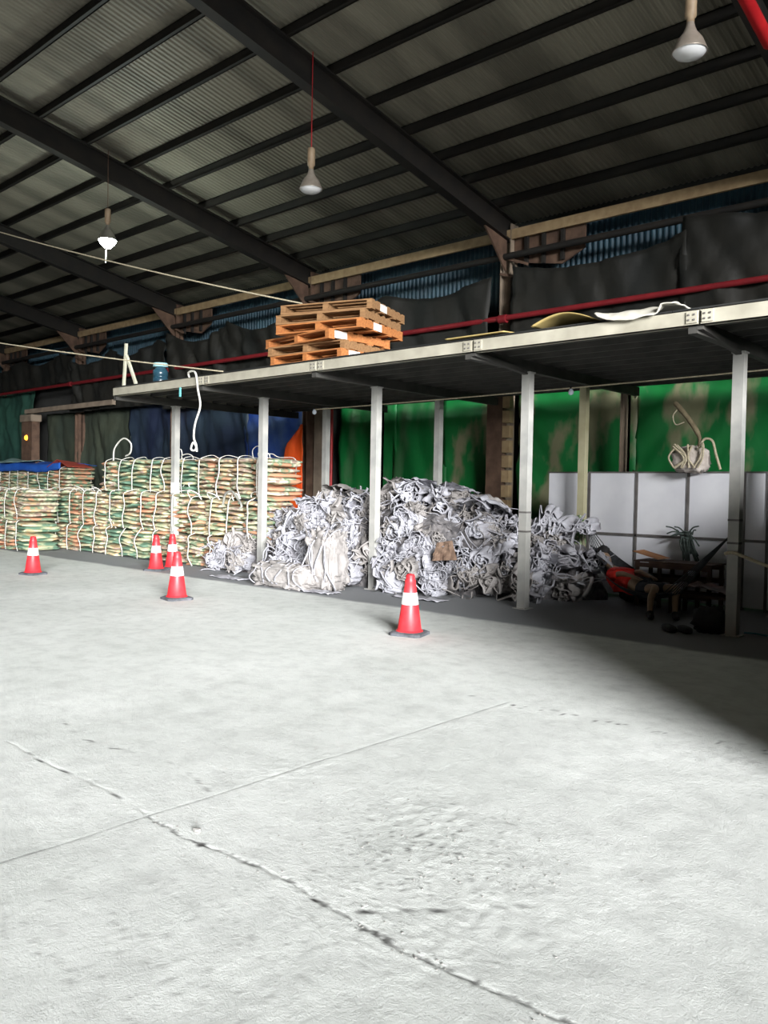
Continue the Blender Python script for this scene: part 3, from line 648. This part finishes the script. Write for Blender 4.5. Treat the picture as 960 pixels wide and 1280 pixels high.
def strip_loops(mb, rnd, Rr, cnt, mi):
    for _ in range(cnt):
        a = rnd.uniform(0, 2*PI); p = Vector((math.cos(a)*Rr*.7, rnd.uniform(-.32,-.2), math.sin(a)*Rr*.7)); pts = [p]
        dirv = Vector((rnd.uniform(-1,1), rnd.uniform(-.2,.2), rnd.uniform(-1,1))).normalized()
        for k in range(4):
            dirv = (dirv+Vector((rnd.uniform(-.9,.9), rnd.uniform(-.25,.25), rnd.uniform(-.9,.9)))).normalized(); q = pts[-1]+dirv*.16
            if math.hypot(q.x, q.z) > Rr*1.15: dirv = -dirv; q = pts[-1]+dirv*.14
            q.y = max(-.4, min(.35, q.y)); pts.append(q)
        mb.ribbon(bez(pts, 5), (rnd.uniform(-.3,.3), 1, rnd.uniform(-.3,.3)), rnd.choice((.03,.05,.08)), .01, mi)
def blob(mb, rnd, sx, sy, sz, mi, amp=.22, sc=4.0, nu=30, nv=18, p=.7):
    sd_ = rnd.uniform(0, 50); sg = lambda a, e: math.copysign(abs(a)**e, a); vs = []
    for j in range(nv+1):
        ph = -PI/2+PI*j/nv
        for i in range(nu):
            th = 2*PI*i/nu; d = Vector((sg(math.cos(ph), p)*sg(math.cos(th), p), sg(math.cos(ph), p)*sg(math.sin(th), p), sg(math.sin(ph), p)))
            k = 1+amp*(abs(noise.noise(d*sc*.6+Vector((sd_,0,0))))*2-.5)+amp*.4*noise.noise(d*sc*1.8+Vector((0,sd_,0)))
            vs.append((d.x*sx*k, d.y*sy*k, d.z*sz*k))
    mb.add(vs, [(j*nu+i, j*nu+(i+1) % nu, (j+1)*nu+(i+1) % nu, (j+1)*nu+i) for j in range(nv) for i in range(nu)], mi, True)
BAGS = []
for k in range(12):
    rnd = random.Random(100+k); mb = MB()
    for q in range(2):
        folded_cloth(mb, rnd, rnd.uniform(.20,.30), rnd.uniform(.45,.6), 84, .016, 0, rnd.uniform(-.12,.12), rnd.uniform(-.1,.1))
    strip_loops(mb, rnd, .36, 5, 0)
    BAGS.append(mb.mesh('crumpled_bag', M_bagw if k % 3 else M_bagg))
FLAPS = []
for k in range(5):   # bags showing a smooth draped face
    rnd = random.Random(300+k); mb = MB(); ph = rnd.uniform(0, 20)
    vs, fs = grid(26, 20, lambda u, v: ((u-.5)*.85+.05*nz(v*3, ph), (v-.5)*.6+.05*nz(u*3, ph+3), .16*(1-(2*u-1)**2*.9)*(1-.5*(2*v-1)**2)+.10*abs(nz(u*4, v*4, ph))-.06*abs(nz(u*9, v*8, ph+2))))
    mb.add(vs, fs, 0, True); strip_loops(mb, rnd, .3, 2, 0); folded_cloth(mb, rnd, .2, .5, 40, .02, 0, 0, -.06)
    FLAPS.append(mb.mesh('crumpled_bag', M_bagw if k % 2 else M_bagg))
prof = [(-14.2,.3),(-13.8,.6),(-13.3,1.0),(-12.9,1.15),(-12.4,1.18),(-11.8,1.3),(-11.3,1.6),(-10.5,1.55),(-9.9,1.7),(-9.5,1.82),(-9.1,1.62),(-8.7,1.72),(-8.1,1.45),(-7.4,1.38),(-6.9,1.3),(-6.55,1.15),(-6.2,.4)]
front = [(-14.2,10.0),(-13.0,9.7),(-12.3,9.95),(-11.4,9.45),(-10.4,9.65),(-9.8,9.95),(-9.2,9.9),(-8.5,10.15),(-7.5,10.6),(-6.9,10.8),(-6.2,11.6)]
ip = lambda T, x: float(np.interp(x, [a for a, _ in T], [b for _, b in T]))
posts = [(-12.58,10.3),(-9.58,10.3),(-6.58,10.3),(-12.95,12.34),(-9.85,12.34),(-6.78,12.34)]
rnd = random.Random(5); cnt = 0
def region(x, lay, top):
    if x < -12.7: hx = 'left of the second front post'
    elif x < -11.1: hx = 'just right of the second front post'
    elif x < -9.6: hx = 'just left of the third front post'
    elif x < -8.1: hx = 'just right of the third front post'
    elif x < -6.7: hx = 'just left of the fourth front post'
    else: hx = 'behind the fourth front post'
    return hx, ('at the foot' if lay == 0 else 'on the crest' if top else 'halfway up')
def place_bag(x, y, z, lay, top, flat=False, s=1.0):
    for px, py in posts:
        if abs(x-px) < .42*s and abs(y-py) < .40: 
            if y < py+.1 : y = py+.44 if abs(x-px) > .0 else y
    me = rnd.choice(FLAPS) if flat else rnd.choice(BAGS)
    o = put('crumpled_bag', me, None, (x, y, z))
    if flat: o.rotation_euler = (rnd.uniform(-.5,.15), rnd.uniform(-.3,.3), rnd.uniform(-.5,.5))
    else: o.rotation_euler = (rnd.uniform(-.4,.2), rnd.uniform(0, 2*PI), rnd.uniform(-.15,.95))
    o.scale = (s, s, s); hx, hz = region(x, lay, top)
    tag(o, 'crumpled white bag %s the pile, %s' % (hz+(' of' if hz[0] != 'h' else ''), hx), 'bulk bag', 'empty bags %s, %s' % (hz, hx))
x = -14.0
while x < -6.2:
    H = ip(prof, x); y0 = ip(front, x); lay = 0; z = .26
    while z < H+.02:
        zz = min(z, max(.24, H-.26)); yb = y0+.30+lay*.28+rnd.uniform(-.05,.06)
        top = z+.36 >= H+.02
        s_ = rnd.uniform(.82, 1.05); place_bag(x+rnd.uniform(-.08,.08)+(lay % 2)*.2, min(yb, 11.9), zz+rnd.uniform(-.03,.03), lay, top, False, s_)
        z += .33; lay += 1
    for y in (yb+.45, yb+.9):
        if y < 12.0 and x < -6.8: place_bag(x+rnd.uniform(-.1,.1), y, H-.2+rnd.uniform(-.08,.05), 9, True, rnd.random() < .6)
    if rnd.random() < .5 and H > .8 and x < -6.8: place_bag(x, yb+.12, H-.08, 9, True, True, rnd.uniform(.8,1))
    x += .40
for k in range(62):
    x = rnd.uniform(-13.4, -6.5); H = ip(prof, x); t_ = rnd.random()
    z = .2+(H-.35)*t_; lay = 0 if z < .45 else 2
    place_bag(x, ip(front, x)+.34+.62*t_, z, lay, False, False, rnd.uniform(.6,.85))
for (x, y, z, ry, s_) in ((-9.95,11.2,1.62,-.7,.9),(-8.75,11.2,1.62,-.5,.8),(-7.9,11.2,1.38,.1,1.1),(-11.4,11.4,1.55,.2,1.1),(-10.6,11.0,1.45,.15,1.1)):
    place_bag(x, y, z, 9, True, True, s_); bpy.context.scene.collection.objects[-1].rotation_euler = (-.35, ry, .1)
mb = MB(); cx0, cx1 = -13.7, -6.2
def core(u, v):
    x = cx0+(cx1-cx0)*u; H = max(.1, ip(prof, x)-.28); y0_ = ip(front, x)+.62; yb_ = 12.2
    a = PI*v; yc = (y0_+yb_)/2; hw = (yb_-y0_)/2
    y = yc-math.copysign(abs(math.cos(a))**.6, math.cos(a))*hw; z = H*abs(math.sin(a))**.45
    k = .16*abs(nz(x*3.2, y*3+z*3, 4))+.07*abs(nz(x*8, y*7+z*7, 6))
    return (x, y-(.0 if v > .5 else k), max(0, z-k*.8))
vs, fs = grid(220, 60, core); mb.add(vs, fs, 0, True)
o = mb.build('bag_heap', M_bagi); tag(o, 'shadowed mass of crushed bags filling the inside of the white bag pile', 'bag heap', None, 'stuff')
# tied bales at the foot
def bale(loc, sx, sy, sz, rz, lb, seed, ms=M_bagg):
    rnd_ = random.Random(seed); t = thing('tied_bale', lb, 'bale', loc, rz)
    mb = MB(); blob(mb, rnd_, sx, sy, sz, 0, .20, 7, 90, 50, .5); mb.build('body', ms, t, (0,0,sz*.95))
    for k in range(6):
        xx = -sx*.8+k*sx*.32
        P_ = [(xx+.08*math.sin(a*2.4+k*2)+.05*nz(a*2, k), -math.cos(a)*sy*1.12, sz+math.sin(a)*sz*1.08) for a in np.linspace(-1.3, 1.5, 16)]
        MB().ribbon(P_, (1,0,0), .03, .012).build('strap', M_bagw, t)
    return t
bale((-10.72,9.35,0), .72, .30, .21, -.02, 'low rolled grey bale with wavy straps lying at the front of the pile', 3)
bale((-10.0,9.6,0), .30, .28, .50, .1, 'upright tied grey bale left of the third front post', 4)
# flattened scraps on the ground before the pile
for k, (x, y, lb) in enumerate([(-9.9,9.25,'flat pale bag scrap on the floor before the upright bale'), (-12.4,9.4,'flat pale bag scrap on the floor before the second front post'), (-8.2,9.9,'flat pale bag scrap on the floor right of the third front post')]):
    rr_ = random.Random(k); vs, fs = grid(20, 8, lambda u, v: ((u-.5)*.9, (v-.5)*.3+.05*nz(u*4, k), .02+.05*abs(nz(u*5, v*3, k*3.1))))
    o = MB().add(vs, fs, 0, True).build('bag_scrap', M_bagw, None, (x, y, .0)); o.modifiers.new('t','SOLIDIFY').thickness = .008; tag(o, lb, 'bag scrap')
# torn brown card in the pile
vs, fs = grid(10, 8, lambda u, v: ((u-.5)*.5*(1-.4*v), -.04*nz(u*4, v*4), (v-.5)*.3+.05*u))
o = MB().add(vs, fs).build('torn_cardboard', mat('brown_card', lin(140,116,98), lin(120,96,80), 6), None, (-8.1,10.35,.72)); o.modifiers.new('t','SOLIDIFY').thickness = .01; tag(o, 'torn brown cardboard piece caught in the face of the bag pile', 'cardboard')

# ================================================================ WHITE PARTITION
pt = thing('white_partition', 'white panelled partition in a grey metal frame at the right', 'partition', (0, 12.72, 0))
dv = [-7.66,-6.85,-6.0,-5.15,-4.3,-3.96,-3.1,-2.25]
for a_, b_ in zip(dv[:-1], dv[1:]):
    for z0, z1 in ((.04,1.02),(1.06,2.05)):
        MB().box((a_+.02,0,z0),(b_-.02,.05,z1)).build('panel', M_panel, pt)
for x in dv[1:]: MB().box((x-.02,-.02,0),(x+.02,.06,2.06)).build('upright', M_panelf, pt)
MB().box((-6.9,-.02,1.02),(-2.25,.06,1.06)).build('mid_rail', M_panelf, pt)
MB().box((-7.66,-.01,2.05),(-2.25,.06,2.075)).build('top_rail', M_panelf, pt)

# dusty sack with ropes on the partition
t = thing('rope_sack', 'dusty half-empty sack with tangled ropes hanging above the white partition', 'sack', (-5.05, 12.55, 2.08))
rn = random.Random(11)
mb = MB(); blob(mb, rn, .27, .17, .20, 0, .2, 4); mb.build('sack_body', mat('dusty_sack', lin(214,204,196), lin(184,172,162), 5, .8, bump=.4), t, (0,0,.17))
for k in range(9):
    p0 = Vector((rn.uniform(-.2,.15), -.14, .32)); P_ = bez([p0, p0+Vector((rn.uniform(-.12,.1),-.05,rn.uniform(0,.1))), p0+Vector((rn.uniform(-.15,.2),-.05,-.12)), p0+Vector((rn.uniform(-.1,.3),-.04,-.28))], 6)
    MB().tube(P_, .014, 6).build('rope', M_rope, t)
MB().tube(bez([(.1,0,.28),(.12,0,.5),(.0,0,.72),(-.18,0,.95),(-.28,0,1.06)],6), [.03]*8+[.04]*17, 7).build('twisted_strap', mat('dirty_strap', lin(130,118,92), lin(104,92,70), 12), t)
MB().tube(bez([(.12,-.02,.35),(.2,-.02,.48),(.32,-.02,.45),(.38,-.02,.25),(.46,-.04,.02)],6), .02, 6).build('rope', M_rope, t)
MB().tube(bez([(-.12,-.02,.75),(-.25,-.02,.72),(-.3,-.02,.85),(-.24,-.02,.95)],6), .01, 6).build('rope', M_rope, t)

# ================================================================ HAMMOCK, PERSON, FURNITURE
A = Vector((-6.70,12.36,1.25)); Bp = Vector((-3.66,10.38,1.18))
M_net = mat('hammock_net', lin(40,42,46), lin(58,60,62), 20, .9)
hm = thing('hammock', 'dark hammock slung between two mezzanine posts', 'hammock', (-5.3, 11.45, 0))
base_h = Vector((-5.3, 11.45, 0))
ax = (Bp-A); axn = Vector((ax.x, ax.y, 0)).normalized(); pr = Vector((-axn.y, axn.x, 0))
def hz(t): return 1.25-3.35*t*(1-t)+.0
def hcenter(t): return A.lerp(Bp, t)*1.0-Vector((0,0,0))
def hp(t, v):
    c = A.lerp(Bp, t); c.z = 1.22-1.0*(math.sin(PI*t)**.8); wd = .04+.36*math.sin(PI*t)**1.3
    return c+pr*(v*wd)+Vector((0,0,.20*v*v*math.sin(PI*t)))-base_h
vs, fs = grid(40, 12, lambda u, v: tuple(hp(.10+.58*u, (v*2-1)*(1-.6*u**3)))); o = MB().add(vs, fs, 0, True).build('bed', M_net, hm); o.modifiers.new('t','SOLIDIFY').thickness = .012
for tt, e in ((.10, 0), (.68, 1)):
    mb = MB()
    for k in range(7): mb.tube([hp(tt, (-1+k/3)*(1 if e == 0 else .4)), hp(e, 0)], .007, 5)
    mb.build('suspension_cords', M_net, hm)
MB().tube(bez([hp(0,0), hp(0,0)+Vector((0,0,.02)), hp(0,0)+Vector((-.05,.02,.04))],4), .03, 6).build('knot', mat('green_cord', lin(96,132,70), lin(72,104,56), 20), hm)
MB().tube(bez([hp(1,0), hp(1,0)+Vector((.02,0,.03)), hp(1,0)+Vector((.05,.0,.05))],4), .03, 6).build('knot', M_rope, hm)
# person: skin-modified body
def skin_body(name, J, E, m, parent, sub=2):
    me = bpy.data.meshes.new(name); me.from_pydata([j[0] for j in J], E, []); me.materials.append(m)
    o = put(name, me, parent)
    o.modifiers.new('skin', 'SKIN'); me_s = me.skin_vertices[0].data if me.skin_vertices else None
    if me_s is None:
        bpy.context.view_layer.objects.active = o; me_s = me.skin_vertices[0].data
    for k, j in enumerate(J):
        r_ = j[1]; me_s[k].radius = r_ if isinstance(r_, tuple) else (r_, r_); me_s[k].use_root = (k == 0)
    o.modifiers['skin'].use_smooth_shade = True; sb_ = o.modifiers.new('sub', 'SUBSURF'); sb_.levels = sub; sb_.render_levels = sub
    return o
pe = thing('person', 'person in red shirt and dark shorts lying in the hammock, feet on the floor', 'person', (-5.3, 11.3, 0))
PB = Vector((-5.3, 11.3, 0))
def L_(x, y, z): return (x+5.3, y-11.3, z-(.09 if z > .3 else 0))
M_skin = mat('skin', lin(150,124,98), lin(136,110,86), 8, .6)
pel = (-5.28,11.30,.44); ab = (-5.50,11.47,.47); ch = (-5.78,11.68,.54); nk = (-6.02,11.86,.66); hd = (-6.10,11.93,.76); hd2 = (-6.17,11.98,.86)
J = [(L_(*pel), (.12,.14)), (L_(*ab), (.11,.14)), (L_(*ch), (.11,.16)), (L_(*nk), .05), (L_(*hd), (.075,.08)), (L_(*hd2), (.07,.075)),
     (L_(-5.15,11.18,.43), .085), (L_(-4.88,11.03,.50), .062), (L_(-4.90,10.90,.28), .052), (L_(-4.86,10.80,.07), .036), (L_(-4.78,10.66,.045), .035),
     (L_(-5.12,11.34,.43), .085), (L_(-4.66,11.22,.50), .062), (L_(-4.62,11.06,.28), .052), (L_(-4.58,10.98,.07), .036), (L_(-4.50,10.86,.045), .035),
     (L_(-5.80,11.50,.56), .055), (L_(-5.56,11.38,.62), .042), (L_(-5.36,11.34,.58), .032), (L_(-5.29,11.33,.57), .03),
     (L_(-5.70,11.82,.56), .055), (L_(-5.42,11.66,.64), .042), (L_(-5.22,11.52,.60), .032), (L_(-5.16,11.49,.59), .03)]
E_ = [(0,1),(1,2),(2,3),(3,4),(4,5),(0,6),(6,7),(7,8),(8,9),(9,10),(0,11),(11,12),(12,13),(13,14),(14,15),(2,16),(16,17),(17,18),(18,19),(2,20),(20,21),(21,22),(22,23)]
# hands: five short bent fingers each, joined to the palms
for wi, hx, hy, hzz in ((19,-5.29,11.33,.57),(23,-5.16,11.49,.59)):
    for k in range(5):
        off = (k-2)*.018; ln = (.05,.075,.08,.075,.06)[k]; b0 = len(J)
        J.append((L_(hx+.03+(0 if k else -.03), hy-.02+off*1.0, hzz+(.0 if k else .02)), .011)); J.append((L_(hx+.03+ln*.6, hy-.03+off*1.3, hzz-.01), .009)); J.append((L_(hx+.03+ln, hy-.035+off*1.4, hzz-.035), .008))
        E_ += [(wi,b0),(b0,b0+1),(b0+1,b0+2)]
skin_body('body', J, E_, M_skin, pe)
M_shirt = mat('red_shirt', lin(226,44,30), lin(200,30,24), 6, .8, bump=.3)
Js = [(L_(*ab), (.145,.165)), (L_(-5.62,11.56,.50), (.145,.18)), (L_(*ch), (.14,.19)), (L_(-5.92,11.79,.60), (.09,.11)), (L_(-5.36,11.36,.45), (.14,.16)),
      (L_(-5.80,11.50,.56), .085), (L_(-5.64,11.42,.60), .07), (L_(-5.70,11.84,.56), .085), (L_(-5.54,11.73,.61), .07)]
skin_body('shirt', Js, [(0,1),(1,2),(2,3),(0,4),(2,5),(5,6),(2,7),(7,8)], M_shirt, pe)
M_short = mat('dark_shorts', lin(28,32,40), lin(38,42,50), 6, .8)
skin_body('shorts', [(L_(*pel), (.15,.165)), (L_(-5.15,11.18,.43), .11), (L_(-4.98,11.09,.48), .09), (L_(-5.12,11.34,.43), .11), (L_(-4.80,11.26,.48), .09)], [(0,1),(1,2),(0,3),(3,4)], M_short, pe)
for fx, fy in ((-4.86,10.80),(-4.58,10.98)):
    skin_body('boot', [(L_(fx,fy,.12), .052), (L_(fx+.005,fy-.01,.055), .055), (L_(fx+.06,fy-.10,.045), (.05,.042)), (L_(fx+.10,fy-.17,.04), (.042,.036))], [(0,1),(1,2),(2,3)], M_black, pe)
mb = MB(); rn = random.Random(2); blob(mb, rn, .105, .095, .10, 0, .08, 5, 20, 12, .95); mb.build('hair', mat('black_hair', lin(22,20,20), rough=.7), pe, L_(-6.19,12.0,.875))
fc = MB(); nose = Vector(L_(-6.11,11.86,.86))
fc.lathe([(0,.02),(.012,.012),(.016,0),(0,-.012)], 8, Matrix.Translation(nose)); fc.build('nose', M_skin, pe)
for dx in (-.03,.03): MB().lathe([(0,.008),(.008,0),(0,-.008)], 8, Matrix.Translation(nose+Vector((dx,.005,.035)))).build('eye', M_black, pe)
MB().box((-.025,-.004,-.004),(.025,.004,.004), Matrix.Translation(nose+Vector((0,.004,-.03)))).build('mouth', M_rust, pe)

# wooden crate bench behind the hammock
M_cw = mat('old_timber', lin(84,62,50), lin(66,48,40), 6, .85)
c = thing('slatted_crate', 'dark slatted wooden crate bench before the white partition', 'crate', (-5.05, 12.2, 0))
for x in (-.55,-.2,.2,.55):
    for y in (-.25,.22): MB().box((x-.03,y,0),(x+.03,y+.03,.68)).build('post', M_cw, c)
for z in (.18,.4,.6):
    MB().box((-.58,-.27,z),(.58,-.25,z+.07)).build('slat', M_cw, c); MB().box((-.58,.25,z),(.58,.27,z+.07)).build('slat', M_cw, c)
MB().box((-.6,-.28,.68),(.6,.28,.70)).build('top_board', M_cw, c)
vs, fs = grid(10, 6, lambda u, v: ((u-.5)*.42, (v-.5)*.4, .04+.10*(1-u)))
o = MB().add(vs, fs).build('cardboard_sheet', mat('warm_card', lin(176,120,70), lin(150,98,56), 5), None, (-5.45,12.1,.70)); o.modifiers.new('t','SOLIDIFY').thickness = .01; tag(o, 'brown cardboard flap lying on the left end of the slatted crate', 'cardboard')
rn = random.Random(9); mb = MB()
blob(mb, rn, .30, .2, .24, 0, .15, 3); o = mb.build('black_sack', M_black, None, (-5.72, 12.28, .24)); tag(o, 'black stuffed sack on the floor left of the slatted crate', 'sack')
# shredded grey green rag on the partition frame
rg = thing('rag_bunch', 'bunch of ragged grey green cord hung on the partition frame above the crate', 'rag', (-5.12, 12.62, 1.05))
mb = MB(); rn = random.Random(21)
for k in range(46):
    p = Vector((rn.uniform(-.1,.1), rn.uniform(-.05,0), rn.uniform(-.05,.08))); a1 = Vector((rn.uniform(-.35,.2), rn.uniform(-.08,.0), rn.uniform(-.05,.12))) if k < 16 else Vector((rn.uniform(-.05,.2), rn.uniform(-.08,0), rn.uniform(-.5,-.1)))
    mb.tube(bez([p, p+a1*.5+Vector((0,-.03,.03)), p+a1],4), .012, 5)
mb.build('strands', mat('rag_green', lin(92,104,98), lin(64,74,70), 20, .9), rg)
gr = thing('rag_bunch', 'green and white rag tied round the yellowed rear post', 'rag', (-6.78, 12.27, 1.1))
mb = MB()
for k in range(26):
    p = Vector((rn.uniform(-.08,.08), -.06, rn.uniform(-.3,.25))); mb.tube(bez([p, p+Vector((rn.uniform(-.08,.1),-.04,.02)), p+Vector((rn.uniform(-.1,.16),-.03,-rn.uniform(.08,.25)))],4), .013, 5)
mb.build('strands', mat('leafy_green', lin(78,128,58), lin(190,196,170), 9, .9), gr)
# pale crumpled cloth lying at the right of the hammock
vs, fs = grid(24, 12, lambda u, v: ((u-.5)*.9, (v-.5)*.45, .05+.09*abs(nz(u*4, v*3, 5))+.06*math.sin(PI*u)))
o = MB().add(vs, fs, 0, True).build('pink_grey_cloth', mat('pinkish_cloth', lin(168,140,138), lin(120,112,112), 5, .85), None, (-4.55,11.75,.30)); o.modifiers.new('t','SOLIDIFY').thickness = .01; tag(o, 'pale pinkish cloth heaped on the low stool behind the hammock', 'cloth')
st = thing('low_stool', 'low dark wooden stool behind the hammock right of the legs', 'stool', (-4.55,11.75,0))
MB().box((-.42,-.2,.26),(.42,.2,.30)).build('seat', M_cw, st)
for x in (-.38,.34):
    for y in (-.18,.14): MB().box((x,y,0),(x+.04,y+.04,.26)).build('leg', M_cw, st)
# items at the right post
rn = random.Random(31)
mb = MB(); blob(mb, rn, .20, .14, .17, 0, .25, 4); o = mb.build('black_bag', M_black, None, (-3.86,10.30,.15)); tag(o, 'small black bag slumped against the foot of the nearest right post', 'bag')
for dx, lb in ((-.38,'left'),(-.2,'right')):
    b_ = MB(); blob(b_, rn, .065, .15, .045, 0, .08, 3, 18, 10); o = b_.build('sandal', M_black, None, (-3.86+dx,10.1+dx*.3,.045), .8); tag(o, '%s one of two black sandals on the floor by the nearest right post' % lb, 'sandal')
rope('tied_rope', 'thick cream rope tied round the nearest right post and running off to the right', [(-3.66,10.20,1.0),(-3.58,10.19,1.02),(-3.49,10.2,1.0),(-3.2,10.2,.90),(-2.9,10.25,.8),(-2.3,10.3,.66)], .022)
for z in (.98,1.02):
    pass
t = thing('orange_bucket', 'orange plastic bucket at the right picture edge', 'bucket', (-2.98,10.35,0))
MB().lathe([(0,0),(.12,0),(.155,.30),(.165,.30),(.165,.32),(.15,.32),(.115,.02),(0,.02)], 24).build('pail', mat('orange_plastic', lin(236,134,30), rough=.5), t)
MB().tube(bez([(-.16,0,.29),(-.12,-.05,.36),(0,-.08,.40),(.12,-.05,.36),(.16,0,.29)],6), .006, 6).build('handle', M_panelf, t)
rope('floor_rope', 'short blue green cord on the floor beside the orange bucket', [(-3.5,10.5,.02),(-3.35,10.42,.04),(-3.25,10.5,.02),(-3.15,10.4,.05)], .012, mat('teal_cord', lin(60,130,140)))

# ---- floor debris: loose chips by the crack
M_chip = mat('concrete_chip', lin(150,148,144), lin(120,118,114), 20, .9); rn = random.Random(44)
CH = []
for k in range(5):
    mb = MB(); blob(mb, rn, .5, .4, .22, 0, .35, 3, 7, 4, 1); mb.smooth = [False]*len(mb.f); CH.append(mb.mesh('concrete_chip', M_chip))
for k in range(150):
    if k < 40: x = rn.uniform(-3.7,-.9); y = crack_y(x)+rn.gauss(0,.035)
    else: x = rn.gauss(-2.4,.36); y = rn.gauss(3.0,.30)
    o = put('concrete_chip', CH[k % 5], None, (x, y, hfloor(x, y)+.004)); s_ = rn.uniform(.006,.013); 
    if k == 0: x, y, s_ = -3.36, 2.37, .05; o.location = (x, y, .01)
    o.scale = (s_, s_, s_); o.rotation_euler = (0, 0, rn.uniform(0,6))
    if k == 0: tag(o, 'largest broken concrete chip, at the corner where the crack meets the joint', 'concrete chip')
    elif k < 40: tag(o, 'small concrete chip lying along the floor crack', 'concrete chip', 'chips along the floor crack')
    else: tag(o, 'small concrete chip in the crumbled patch beyond the crack', 'concrete chip', 'chips in the crumbled patch')
